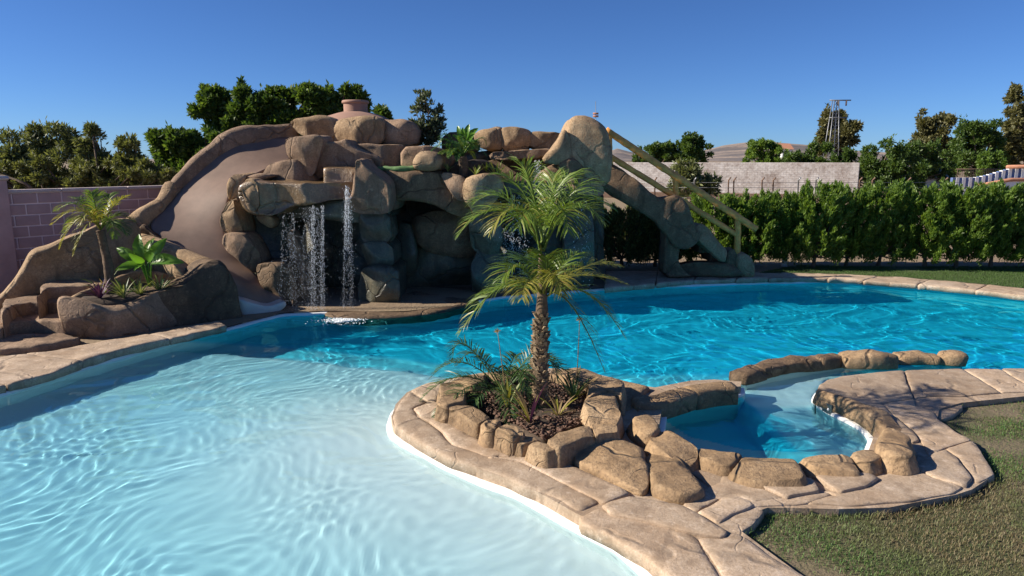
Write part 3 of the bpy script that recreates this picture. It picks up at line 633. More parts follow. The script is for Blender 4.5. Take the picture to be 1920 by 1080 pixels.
# ------------------------------------------------------------------ rock grotto with waterfalls
grot = empty('rock_grotto', at(760, 580, 13.5), 'tall artificial rock grotto with caves and waterfall ledges behind the pool', 'rock grotto')
Bd = dict(facets=7, lump=.12, amp=.035)
for k, (nm, px, Y, dp, mt, kw) in enumerate([
 # back masses
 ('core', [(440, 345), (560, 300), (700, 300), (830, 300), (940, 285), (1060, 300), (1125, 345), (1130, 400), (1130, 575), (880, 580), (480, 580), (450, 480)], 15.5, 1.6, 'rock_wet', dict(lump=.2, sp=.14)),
 ('boulder', [(539, 231), (560, 221), (605, 218), (625, 225), (630, 245), (622, 262), (590, 262), (560, 252)], 14.7, 1.2, 'rock', dict(R=.22)),
 ('boulder', [(616, 240), (630, 225), (680, 219), (715, 221), (722, 235), (718, 270), (675, 275), (640, 272), (620, 262)], 14.5, 1.3, 'rock', dict(R=.2)),
 ('boulder', [(710, 224), (737, 226), (757, 224), (775, 232), (782, 248), (776, 273), (712, 274)], 14.7, 1.2, 'rock_pink', dict(R=.2)),
 ('boulder', [(888, 254), (900, 245), (937, 237), (943, 250), (943, 282), (920, 283), (898, 276)], 14.9, .9, 'rock', dict(R=.2)),
 ('boulder', [(938, 241), (960, 238), (985, 242), (996, 249), (993, 277), (975, 282), (939, 284)], 14.85, .9, 'rock', dict(R=.2)),
 ('boulder', [(991, 253), (1002, 246), (1052, 246), (1060, 262), (1052, 280), (992, 281)], 14.9, .9, 'rock', dict(R=.16)),
 ('boulder', [(830, 250), (895, 250), (895, 290), (830, 290)], 15.4, .6, 'rock_dark', {}),
 ('wall_stone', [(652, 270), (675, 272), (745, 272), (756, 279), (756, 312), (712, 318), (665, 318), (648, 300)], 14.0, 1.2, 'rock_pink', dict(R=.09, facets=2)),
 ('wall_stone', [(753, 278), (800, 275), (825, 280), (847, 295), (840, 312), (820, 320), (753, 318)], 13.9, 1.2, 'rock_pink', dict(R=.1, facets=2)),
 ('shadow_stone', [(598, 262), (630, 267), (650, 260), (658, 272), (700, 293), (714, 306), (700, 322), (610, 330), (580, 342), (570, 300)], 13.65, 1.0, 'rock_pink', dict(facets=3)),
 ('boulder', [(531, 265), (545, 255), (597, 254), (607, 262), (601, 285), (586, 332), (573, 325), (553, 300), (534, 298)], 13.3, .8, 'rock_pink', dict(R=.12)),
 ('ledge_stone', [(494, 323), (502, 306), (542, 299), (560, 300), (586, 335), (586, 347), (494, 347)], 13.3, .9, 'rock_pink', dict(R=.08)),
 ('ledge_stone', [(458, 334), (490, 322), (522, 328), (500, 338), (462, 345)], 13.0, .8, 'rock_pink', dict(R=.08)),
 ('boulder', [(774, 304), (782, 287), (800, 282), (820, 287), (831, 300), (826, 318), (806, 322), (776, 316)], 13.25, .7, 'rock', dict(R=.22, facets=1)),
 ('spill_stone', [(610, 317), (666, 317), (666, 350), (611, 350)], 12.95, .8, 'rock_fall', dict(R=.05, facets=1, smooth=0)),
 # left waterfall
 ('ledge', [(452, 352), (470, 342), (520, 344), (600, 345), (668, 345), (672, 368), (650, 374), (618, 374), (587, 384), (547, 387), (522, 404), (488, 402), (466, 394), (455, 375)], 12.45, 2.4, 'rock_fall', dict(R=.12, facets=3, sp=.05)),
 ('boulder', [(452, 350), (460, 336), (478, 340), (484, 360), (486, 388), (475, 400), (462, 388)], 12.35, .9, 'rock', dict(R=.1)),
 ('corner_boulder', [(665, 318), (667, 302), (677, 300), (686, 315), (721, 338), (728, 350), (730, 380), (726, 400), (660, 400), (648, 374), (665, 366)], 12.55, 2.0, 'rock_pink', dict(R=.1, facets=4, sp=.05)),
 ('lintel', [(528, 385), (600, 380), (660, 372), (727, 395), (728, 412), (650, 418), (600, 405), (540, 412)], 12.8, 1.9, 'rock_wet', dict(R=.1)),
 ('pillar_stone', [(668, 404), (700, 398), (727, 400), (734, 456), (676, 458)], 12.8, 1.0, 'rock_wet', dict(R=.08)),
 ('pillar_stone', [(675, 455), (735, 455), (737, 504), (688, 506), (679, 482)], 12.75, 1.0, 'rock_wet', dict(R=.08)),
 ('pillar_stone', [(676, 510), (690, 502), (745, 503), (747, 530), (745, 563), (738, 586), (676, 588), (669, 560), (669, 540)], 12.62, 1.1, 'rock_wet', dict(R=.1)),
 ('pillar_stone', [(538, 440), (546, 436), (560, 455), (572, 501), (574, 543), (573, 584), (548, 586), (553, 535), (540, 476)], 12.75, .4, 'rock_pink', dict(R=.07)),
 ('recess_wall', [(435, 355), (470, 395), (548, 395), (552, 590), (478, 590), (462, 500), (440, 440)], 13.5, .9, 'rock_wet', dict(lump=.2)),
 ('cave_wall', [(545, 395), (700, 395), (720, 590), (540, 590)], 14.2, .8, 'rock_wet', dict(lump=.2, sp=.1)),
 # slide side boulders
 ('boulder', [(427, 338), (440, 325), (462, 328), (456, 345), (455, 374), (440, 378), (428, 374)], 12.9, .7, 'rock', dict(R=.08)),
 ('boulder', [(415, 400), (421, 381), (434, 373), (442, 393), (454, 424), (453, 441), (427, 444), (413, 425)], 12.6, .7, 'rock', dict(R=.09)),
 ('boulder', [(417, 444), (430, 440), (460, 442), (484, 476), (486, 498), (474, 518), (452, 491), (418, 464)], 12.4, .7, 'rock_pink', dict(R=.09)),
 ('boulder', [(476, 502), (500, 496), (534, 498), (548, 530), (549, 585), (536, 590), (528, 560), (501, 551), (485, 527)], 12.25, 1.0, 'rock_dark', dict(R=.08)),
 ('boulder', [(477, 404), (498, 401), (512, 413), (509, 430), (492, 418)], 13.0, .4, 'rock', dict(R=.06)),
 # middle cave
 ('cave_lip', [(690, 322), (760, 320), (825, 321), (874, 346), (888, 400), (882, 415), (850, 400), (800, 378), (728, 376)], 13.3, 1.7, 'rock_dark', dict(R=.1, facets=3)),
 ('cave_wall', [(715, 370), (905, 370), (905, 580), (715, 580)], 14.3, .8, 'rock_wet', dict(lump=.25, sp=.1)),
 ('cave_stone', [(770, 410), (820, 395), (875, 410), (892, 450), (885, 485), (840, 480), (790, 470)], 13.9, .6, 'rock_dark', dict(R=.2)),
 ('cave_stone', [(745, 420), (775, 425), (785, 480), (770, 545), (742, 545)], 13.9, .5, 'rock_wet', dict(R=.15)),
 ('planter_stone', [(824, 326), (850, 327), (873, 335), (871, 378), (855, 373), (842, 356)], 13.05, .8, 'rock_pink', dict(R=.05, facets=1)),
 ('boulder', [(870, 337), (888, 330), (910, 327), (936, 334), (942, 356), (925, 378), (911, 393), (901, 409), (890, 411), (880, 386), (867, 376)], 12.95, .9, 'rock', dict(R=.14)),
 ('soil_mound', [(822, 322), (850, 308), (900, 300), (935, 312), (938, 345), (870, 348), (828, 335)], 13.6, .8, 'soil', dict(R=.2)),
 # second waterfall
 ('ledge', [(918, 288), (960, 282), (1000, 279), (1036, 279), (1026, 299), (925, 300)], 14.3, .9, 'rock_pink', dict(R=.07, facets=1)),
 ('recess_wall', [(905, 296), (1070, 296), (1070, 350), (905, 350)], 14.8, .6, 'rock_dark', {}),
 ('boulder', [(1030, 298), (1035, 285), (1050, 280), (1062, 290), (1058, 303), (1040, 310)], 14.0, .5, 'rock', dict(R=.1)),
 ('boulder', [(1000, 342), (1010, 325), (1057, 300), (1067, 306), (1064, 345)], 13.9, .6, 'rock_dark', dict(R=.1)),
 ('basin_ledge', [(925, 342), (1000, 341), (1075, 343), (1110, 350), (1108, 364), (1000, 366), (930, 362)], 13.6, 1.6, 'rock_wet', dict(R=.06, facets=1)),
 ('tall_boulder', [(1050, 270), (1060, 238), (1071, 219), (1102, 218), (1130, 233), (1141, 248), (1145, 265), (1146, 306), (1140, 348), (1100, 350), (1066, 336), (1054, 305)], 13.5, 1.0, 'rock', dict(R=.2, facets=5, slope=(.08, .4), grow=1.0)),
 ('ridge_boulder', [(1018, 300), (1030, 284), (1047, 260), (1058, 240), (1068, 262), (1070, 300), (1050, 306), (1036, 303)], 13.35, .7, 'rock', dict(R=.12, facets=3)),
 ('boulder', [(1046, 308), (1070, 298), (1092, 310), (1096, 338), (1062, 346)], 13.3, .6, 'rock_dark', dict(R=.12)),
 ('boulder', [(1065, 342), (1072, 325), (1082, 323), (1092, 332), (1120, 339), (1133, 355), (1131, 368), (1085, 364)], 13.45, .7, 'rock_pink', dict(R=.1)),
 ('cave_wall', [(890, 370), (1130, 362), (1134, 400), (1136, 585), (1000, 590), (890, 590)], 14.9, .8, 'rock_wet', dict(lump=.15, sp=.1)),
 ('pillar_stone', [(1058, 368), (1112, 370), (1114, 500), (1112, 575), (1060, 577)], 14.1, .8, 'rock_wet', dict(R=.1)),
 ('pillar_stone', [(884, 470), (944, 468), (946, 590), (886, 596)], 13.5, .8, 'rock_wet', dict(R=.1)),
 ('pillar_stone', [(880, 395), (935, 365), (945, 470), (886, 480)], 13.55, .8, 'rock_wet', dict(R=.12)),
]):
    rock(nm, px, Y, dp, M[mt], grot, seed=500 + k, **{**Bd, **kw})
# cave floor and the lip of stone at the water
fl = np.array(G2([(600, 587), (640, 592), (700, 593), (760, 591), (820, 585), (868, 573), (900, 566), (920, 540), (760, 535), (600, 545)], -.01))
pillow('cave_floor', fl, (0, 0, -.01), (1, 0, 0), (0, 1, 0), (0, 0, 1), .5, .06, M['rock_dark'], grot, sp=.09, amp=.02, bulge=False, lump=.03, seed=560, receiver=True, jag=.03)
# turf mat lying on the lip of the middle cave
tm = at(741, 316, 13.6); tp = np.array([(tm.x - .48, 13.32), (tm.x - .1, 13.28), (tm.x + .5, 13.3), (tm.x + .48, 13.9), (tm.x - .45, 13.9)])
zt = at(741, 320, 13.3).z
o = pillow('turf_mat', tp, (0, 0, zt + .07), (1, 0, 0), (0, 1, 0), (0, 0, 1), .07, .03, M['turf'], None, sp=.05, amp=.025, nscale=5, bulge=False, seed=9, jag=.05); tag(o, 'piece of green artificial turf lying on the grotto lip above the middle cave', 'mat')

# domed clay chimney behind the top boulders
dm = at(668, 232, 17.0); dome = empty('clay_dome', (dm.x, dm.y, dm.z - .4), 'terracotta dome with a short round lipped chimney above the top boulders', 'dome')
prof = [(1.0, -.45), (.98, -.1), (.86, .06), (.66, .17), (.45, .235), (.31, .27)]
def lathe(name, c, prof, mat, parent, n=36):
    a = np.linspace(0, 2 * np.pi, n, endpoint=False); V = np.vstack([np.stack([c[0] + r * np.cos(a), c[1] + r * np.sin(a), np.full(n, c[2] + z)], 1) for r, z in prof])
    I = np.arange(len(prof) * n).reshape(-1, n); J = np.roll(I, -1, 1)
    return mk(name, V, np.stack([I[:-1], J[:-1], J[1:], I[1:]], -1).reshape(-1, 4), mat, parent)
lathe('cap', dm, prof, M['dome'], dome)
lathe('drum', dm, [(.29, .2), (.28, .28), (.28, .47)], M['dome'], dome)
lathe('rim', dm, [(.28, .46), (.315, .47), (.32, .51), (.30, .535), (.25, .535), (.24, .40), (.0, .40)], M['dome'], dome)

# ------------------------------------------------------------------ water slide
sl = empty('water_slide', at(400, 560, 12.2), 'pinkish water slide chute curving down between rock parapets into the pool', 'water slide')
Lp = [(552, 236, 15.3), (508, 240, 15.1), (450, 246, 14.8), (402, 270, 14.4), (358, 306, 14.0), (318, 347, 13.6), (300, 375, 13.3), (262, 397, 12.9), (249, 415, 12.7), (268, 444, 12.5), (310, 463, 12.3), (358, 480, 12.1), (404, 500, 11.9), (432, 535, 11.75), (446, 585, 11.65)]
def srow(px, py, Y, w_, h_): p = at(px, py, Y); return (p.x, p.y, p.z + .06, w_, h_)
sweep('parapet', [srow(a, b_, c, .30, .62 if i > 4 else .75) for i, (a, b_, c) in enumerate(Lp[:6])], M['rock_pink'], sl, amp=.05, nscale=1.6, seed=601, power=3.4)
sweep('parapet', [srow(a, b_, c, .32, .62) for a, b_, c in Lp[5:10]], M['rock'], sl, amp=.05, nscale=2., seed=602, power=3.4)
sweep('parapet', [srow(a, b_, c, .32, .6) for a, b_, c in Lp[9:13]], M['rock'], sl, amp=.045, nscale=2., seed=603, power=3.)
Lc = np.array([tuple(at(*p)) for p in [(545, 262, 15.1), (480, 262, 14.95), (436, 272, 14.7), (392, 305, 14.3), (350, 350, 13.8), (322, 385, 13.4), (290, 415, 13.0), (286, 436, 12.75), (320, 462, 12.5), (370, 484, 12.25), (415, 506, 12.0), (437, 540, 11.85), (440, 570, 11.75), (452, 596, 11.65)]])
Rc = np.array([tuple(at(*p)) for p in [(548, 300, 14.6), (520, 312, 14.2), (490, 326, 13.9), (455, 342, 13.65), (436, 362, 13.4), (428, 390, 13.2), (424, 420, 13.05), (426, 448, 12.9), (436, 468, 12.8), (456, 494, 12.7), (480, 520, 12.55), (505, 548, 12.4), (530, 562, 12.3), (534, 580, 12.2)]])
Lc = catmull(Lc, .08); Rr = catmull(Rc, .08); n = 90
Lc = resample(Lc, 1e9 if False else .01, False)[np.linspace(0, len(resample(Lc, .01, False)) - 1, n).astype(int)]; Rr = resample(Rr, .01, False); Rr = Rr[np.linspace(0, len(Rr) - 1, n).astype(int)]
S = np.linspace(0, 1, 26); rows = []
for s in S:
    c = Lc * (1 - s) + Rr * s; sag = -.30 * (4 * s * (1 - s)) ** .8 * (1 - .75 * np.linspace(0, 1, n) ** 3)
    c = c.copy(); c[:, 1] -= sag * -.55; c[:, 2] += sag * .45; rows.append(c)
V = np.vstack(rows); I = np.arange(26 * n).reshape(26, n)
F = np.stack([I[:-1, :-1], I[1:, :-1], I[1:, 1:], I[:-1, 1:]], -1).reshape(-1, 4)
o = mk('chute', V, F, M['chute'], sl, receiver=True)
md = o.modifiers.new('thick', 'SOLIDIFY'); md.thickness = .06
rock('runout_lip', [(437, 572), (445, 560), (470, 566), (500, 574), (533, 563), (536, 575), (512, 594), (470, 606), (452, 603)], 11.5, .55, M['runout'], sl, Y1=11.95, R=.06, facets=1, seed=620, lump=.03)
rock('underside', [(255, 420), (290, 450), (370, 482), (425, 510), (440, 560), (300, 545), (250, 500)], 12.35, .3, M['rock_dark'], sl, seed=621)

# ------------------------------------------------------------------ steps on the near side of the slide, and the planter boulder
st = empty('rock_steps', at(70, 650, 9.6), 'four broad rock steps climbing beside the planter boulder to the slide', 'steps')
def step(px_top, z, h, seed): stone('step', px_top, z, z - h, M['rock_pink'], st, seed=seed, R=.035, sp=.05, amp=.018, facets=0, flare=.02, lump=.02, jag=.03, smooth=0)
step([(-60, 653), (0, 652), (60, 649), (140, 637), (148, 631), (120, 622), (-40, 630)], .11, .25, 630)
step([(-40, 622), (0, 618), (14, 606), (60, 600), (122, 602), (128, 588), (50, 584), (0, 588), (-40, 598)], .27, .4, 631)
step([(0, 590), (30, 570), (60, 565), (118, 565), (128, 555), (60, 550), (10, 560)], .46, .5, 632)
step([(70, 552), (88, 538), (140, 535), (210, 532), (240, 524), (210, 516), (90, 518)], .64, .6, 633)
rock('flank_wall', [(-60, 640), (-40, 590), (0, 560), (27, 528), (53, 482), (66, 473), (85, 468), (118, 452), (178, 432), (225, 415), (258, 420), (262, 470), (255, 530), (200, 530), (90, 540), (40, 575), (15, 612), (0, 655)], 10.6, .5, M['rock'], st, Y1=11.9, seed=634, R=.16, facets=3, sp=.06)
pb = empty('planter_boulder', at(250, 640, 10.2), 'hollow rock planter boulder beside the pool holding a small palm and broad leaved plants', 'planter')
rock('front_boulder', [(117, 575), (125, 562), (165, 568), (205, 577), (245, 569), (290, 553), (320, 545), (330, 590), (325, 634), (270, 645), (200, 652), (142, 652), (127, 630), (119, 600)], 9.75, .45, M['rock_pink'], pb, Y1=10.7, seed=640, R=.14, sp=.05, facets=5, lump=.14)
rock('side_boulder', [(285, 556), (330, 540), (356, 532), (385, 505), (405, 494), (424, 495), (440, 530), (444, 570), (455, 604), (432, 616), (390, 626), (300, 640)], 10.5, .7, M['rock_dark'], pb, Y1=11.5, seed=641, R=.14, sp=.06, facets=5, lump=.14)
q = [at(126, 566, 10.1), at(140, 552, 10.35), at(170, 538, 10.7), at(205, 524, 11.1), at(250, 507, 11.5), at(285, 507, 11.7), at(330, 515, 11.8)]
sweep('rear_rim', [(v.x, v.y, v.z, .2, .7) for v in q], M['rock'], pb, amp=.03, seed=642)
rock('boulder', [(298, 494), (312, 488), (325, 492), (352, 524), (344, 538), (322, 528), (314, 512)], 11.3, .4, M['rock'], pb, seed=643, R=.07)
sp_ = np.array([tuple(at(*v)[:2]) for v in [(125, 566, 10.1), (205, 579, 10.15), (300, 560, 10.7), (400, 520, 11.5), (330, 515, 11.9), (250, 510, 11.6), (170, 540, 10.8)]])
SOILZ = at(230, 552, 10.7).z
pillow('soil', sp_, (0, 0, SOILZ), (1, 0, 0), (0, 1, 0), (0, 0, 1), .6, .1, M['soil'], pb, sp=.1, amp=.03, bulge=False, lump=.05, seed=644)

# ------------------------------------------------------------------ rock staircase with its handrail
sr = empty('rock_staircase', at(1300, 515, 15.1), 'dark rock staircase flank arching down from the tall boulder to the terrace', 'staircase')
rock('stringer', [(1115, 305), (1141, 307), (1181, 328), (1230, 371), (1252, 368), (1268, 362), (1284, 378), (1296, 414), (1312, 442), (1290, 462), (1262, 460), (1245, 438), (1224, 411), (1166, 377), (1135, 356), (1105, 335)], 14.7, .35, M['rock_dark'], sr, seed=650, R=.12, facets=1)
rock('pillar', [(1246, 420), (1290, 425), (1300, 450), (1278, 460), (1272, 490), (1285, 506), (1300, 518), (1241, 519), (1246, 470)], 14.85, .5, M['rock_dark'], sr, seed=651, R=.14, facets=1)
rock('base_stone', [(1270, 500), (1300, 492), (1370, 495), (1400, 519), (1270, 519)], 14.95, .5, M['rock_dark'], sr, seed=652, R=.1, facets=1)
rock('boulder', [(1297, 434), (1312, 422), (1326, 426), (1350, 454), (1363, 470), (1358, 494), (1338, 480), (1306, 450)], 14.75, .6, M['rock'], sr, seed=653, R=.12, facets=2)
rock('boulder', [(1359, 496), (1364, 468), (1386, 469), (1390, 520), (1370, 515)], 15.0, .5, M['rock_dark'], sr, seed=654, R=.08)
rock('boulder', [(1380, 480), (1392, 474), (1408, 482), (1416, 500), (1414, 521), (1382, 521)], 14.95, .5, M['rock'], sr, seed=655, R=.1, facets=2)
for k in range(12):
    f = k / 11; p = at(1140 + f * 235, 318 + f * 190, 15.35)
    box('tread', (p.x + .12, 15.62, p.z - .1), (.34, .9, .2), M['rock_dark'], sr, bev=.03)
hr = empty('stair_handrail', at(1383, 475, 14.75), 'ochre imitation bamboo handrail with two rails down the rock staircase', 'handrail')
def pole(nm, a, b_, r, Y0, Y1, seed, k=22):
    A, B = at(*a, Y0), at(*b_, Y1); pts = [A.lerp(B, i / k) for i in range(k + 1)]
    rr = [r * (1 + (.10 if i % 5 == 0 else 0)) for i in range(k + 1)]
    return tube(nm, pts, rr, M['bamboo'], hr, M=12, amp=.006, seed=seed)
pole('upper_rail', (1136, 244), (1418, 430), .07, 14.75, 14.95, 1, 40)
pole('lower_rail', (1134, 287), (1384, 442), .06, 14.8, 15.0, 2, 40)
pole('post', (1142, 246), (1144, 308), .06, 14.8, 14.8, 3, 10)
pole('post', (1266, 322), (1268, 378), .06, 14.87, 14.9, 4, 10)
pole('post', (1384, 404), (1382, 482), .068, 14.95, 15.05, 5, 12)

# ------------------------------------------------------------------ falling water
def falls(name, label, streams, seed, group='waterfalls of the grotto'):
    r = np.random.default_rng(seed); C = []; Ln = []; Wd = []
    for (x0, x1, y0, y1, Y, n, sw) in streams:
        t = r.random(n) ** .85; xs = (x0 + x1) / 2 + (x1 - x0) * np.where(r.random(n) < .5, r.normal(0, .3, n), r.choice(r.uniform(-.5, .5, 9), n) + r.normal(0, .03, n)) * (.7 + .5 * t)
        for a, tt_ in zip(xs, t):
            p = at(a, y0 + (y1 - y0) * tt_, Y - .12 - .25 * tt_ ** .5 + r.normal(0, .05)); C.append(p)
        Ln.append(r.uniform(.35, 1.5, n) * sw * (1.7 - t)); Wd.append(r.uniform(.25, .5, n) * sw)
    C = np.array([tuple(c) for c in C]); L = np.concatenate(Ln); Wd = np.concatenate(Wd); o6 = np.array([(1, 0, 0), (0, 1, 0), (-1, 0, 0), (0, -1, 0), (0, 0, 1), (0, 0, -1)], float)
    V = (C[:, None] + o6[None] * np.stack([Wd, Wd, L], 1)[:, None]).reshape(-1, 3)
    f = np.array([(0, 1, 4), (1, 2, 4), (2, 3, 4), (3, 0, 4), (1, 0, 5), (2, 1, 5), (3, 2, 5), (0, 3, 5)])
    o = mk(name, V, (f[None] + 6 * np.arange(len(C))[:, None, None]).reshape(-1, 3), M['drop']); tag(o, label, 'waterfall', group, 'stuff')
falls('waterfall', 'veil of water drops falling from the ochre ledge into the pool', [(524, 560, 398, 586, 12.3, 900, .0062), (560, 608, 388, 588, 12.35, 1900, .0065), (582, 592, 385, 588, 12.3, 700, .007), (600, 609, 385, 588, 12.3, 800, .007)], 1)
falls('waterfall', 'narrow stream of water spilling over beside the corner boulder', [(641, 664, 352, 586, 12.45, 1300, .0068), (646, 655, 348, 470, 12.45, 700, .008)], 2)
falls('waterfall', 'small cascade of drops behind the palm crown', [(945, 990, 366, 545, 13.4, 1300, .009), (1000, 1015, 300, 342, 13.8, 400, .008)], 3)
falls('waterfall', 'thin trickle of drops down the dark pillar by the staircase', [(1075, 1105, 366, 545, 13.7, 110, .011)], 4)
r = np.random.default_rng(8); n = 900
c = gp(648, 597, WATER + .01); ang = r.uniform(0, 6.28, n); rad = np.abs(r.normal(0, 1, n)); C = np.stack([c.x + np.cos(ang) * rad * .22, c.y - .08 + np.sin(ang) * rad * .16, WATER + r.uniform(-.012, .018, n) * np.exp(-rad)], 1)
s = r.uniform(.006, .02, n); o6 = np.array([(1, 0, 0), (0, 1, 0), (-1, 0, 0), (0, -1, 0), (0, 0, .5), (0, 0, -.5)], float)
f = np.array([(0, 1, 4), (1, 2, 4), (2, 3, 4), (3, 0, 4), (1, 0, 5), (2, 1, 5), (3, 2, 5), (0, 3, 5)])
o = mk('foam', (C[:, None] + o6 * s[:, None, None]).reshape(-1, 3), (f[None] + 6 * np.arange(n)[:, None, None]).reshape(-1, 3), M['foam']); tag(o, 'white foam on the pool under the narrow stream', 'foam', kind='stuff')

# ------------------------------------------------------------------ plants: leaf helpers
def leaf_quads(C, D, Nn, L, W_):
    """Diamond leaves: base C, direction D, normal Nn, length L, width W_."""
    S_ = np.cross(D, Nn); S_ /= np.linalg.norm(S_, axis=1)[:, None] + 1e-9
    m = C + D * (L * .45)[:, None]
    V = np.stack([C, m + S_ * (W_ / 2)[:, None], C + D * L[:, None], m - S_ * (W_ / 2)[:, None]], 1).reshape(-1, 3)
    return V, np.arange(len(C) * 4).reshape(-1, 4)
def rand_dirs(r, n):
    d = r.normal(size=(n, 3)); return d / (np.linalg.norm(d, axis=1)[:, None] + 1e-9)
def unit(v): return v / (np.linalg.norm(v, axis=1)[:, None] + 1e-9)
def foliage(name, clumps, n, L, W_, mat, parent, seed, up=.2, out=.7, shell=.55):
    """Leaves in the outer shells of many clumps (x, y, z, rx, ry, rz)."""
    r = np.random.default_rng(seed); K = np.array(clumps); vol = np.prod(K[:, 3:], axis=1) ** (2 / 3); k = r.choice(len(K), n, p=vol / vol.sum())
    d = rand_dirs(r, n); rad = shell + (1 - shell) * r.random(n) ** .7; rad *= 1 + r.normal(0, .2, n) + .35 * (r.random(n) < .06)
    C = K[k, :3] + d * K[k, 3:] * (rad * (1 + .35 * vnoise(d * 2.2 + k[:, None] * 3.1, 1., seed)))[:, None]
    D = unit(d * out + rand_dirs(r, n) * .7 + np.array([0, 0, up])); Nn = rand_dirs(r, n)
    ln = L * r.uniform(.6, 1.35, n)
    V, F = leaf_quads(C, D, Nn, ln, ln * W_)
    return mk(name, V, F, mat, parent, smooth=False)
def limbs(name, base, tops, r0, mat, parent, seed, fork=.45):
    """Trunk with limbs reaching to the given points: one joined mesh of tapered tubes."""
    r = np.random.default_rng(seed); base = Vector(base); cen = sum((Vector(t) for t in tops), Vector()) / len(tops); f = base.lerp(Vector((cen.x * .5 + base.x * .5, cen.y * .5 + base.y * .5, cen.z)), fork)
    Vs, Fs, off = [], [], 0
    def add(pts, rad, M_=7):
        nonlocal off
        P = np.array([tuple(p) for p in pts]); T_ = np.gradient(P, axis=0); T_ = unit(T_); A = unit(np.cross(T_, [.3, 1, .1])); B = np.cross(T_, A); a = np.linspace(0, 6.2832, M_, endpoint=False)
        V = P[:, None] + np.array(rad)[:, None, None] * (np.cos(a)[None, :, None] * A[:, None] + np.sin(a)[None, :, None] * B[:, None]); I = np.arange(len(P) * M_).reshape(-1, M_) + off; J = np.roll(I, -1, 1)
        Vs.append(V.reshape(-1, 3)); Fs.append(np.stack([I[:-1], J[:-1], J[1:], I[1:]], -1).reshape(-1, 4)); off += len(P) * M_
    k = np.linspace(0, 1, 7); j = lambda s_: Vector(r.normal(0, s_, 3))
    L_ = (f - base).length
    add([base.lerp(f, t) + j(L_ * .015) * (t > 0) for t in k], r0 * (1.15 - .45 * k))
    for t in tops:
        t = Vector(t); m = f.lerp(t, .5) + j(.08 * (t - f).length); q = [f.lerp(m, i / 3) for i in range(3)] + [m.lerp(t, i / 4) for i in range(5)]
        add(q, r0 * np.linspace(.5, .08, len(q)), 5)
    return mk(name, np.vstack(Vs), np.vstack(Fs), mat, parent)
def clumps_in(r, box_px, Y, n, size, dy=1., shape='round'):
    """Clumps filling a drawn region; box is (x0, x1, y0, y1) in the picture at distance Y."""
    a, b_ = at(box_px[0], box_px[3], Y), at(box_px[1], box_px[2], Y); c = (a + b_) / 2; hx, hz = abs(b_.x - a.x) / 2, abs(b_.z - a.z) / 2; out = []
    while len(out) < n:
        d = r.uniform(-1, 1, 3)
        if shape == 'round' and (d ** 4).sum() > 1: continue
        if shape == 'cone':
            if abs(d[0]) > (1 - d[2]) * .5 * (1 if d[2] > -.7 else .6) + .08: continue
        s = size * r.uniform(.5, 1.3) * min(hx, hz)
        kx, kz = (.38, 1.7) if r.random() < .28 else (1., r.uniform(.65, .95))
        out.append((c.x + d[0] * max(hx - s * .7, .05), Y + d[1] * max(hx * dy - s * .5, .05), c.z + d[2] * max(hz - s * .7, .05), s * kx, s * kx, s * kz))
    return out
def tree(name, label, cat, boxes, Y, base_px, mat, leaf, nleaf, seed, size=.26, nc=24, trunk=.12, w=.5, group=None, shape='round', dy=.8, up=.2, ground_z=0., shell=.5):
    r = np.random.default_rng(seed); cl = []
    for bx in boxes: cl += clumps_in(r, bx, Y, nc, size, dy, shape)
    b0 = at(base_px, 400, Y); b0.z = ground_z
    t = empty(name, b0, label, cat, group)
    foliage('crown', cl, nleaf, leaf, w, M[mat], t, seed + 1, up=up, shell=shell)
    pick = r.permutation(len(cl))[:max(4, len(cl) // 2)]
    limbs('trunk', b0, [cl[i][:3] for i in pick], trunk, M['bark'], t, seed + 2)
    return t

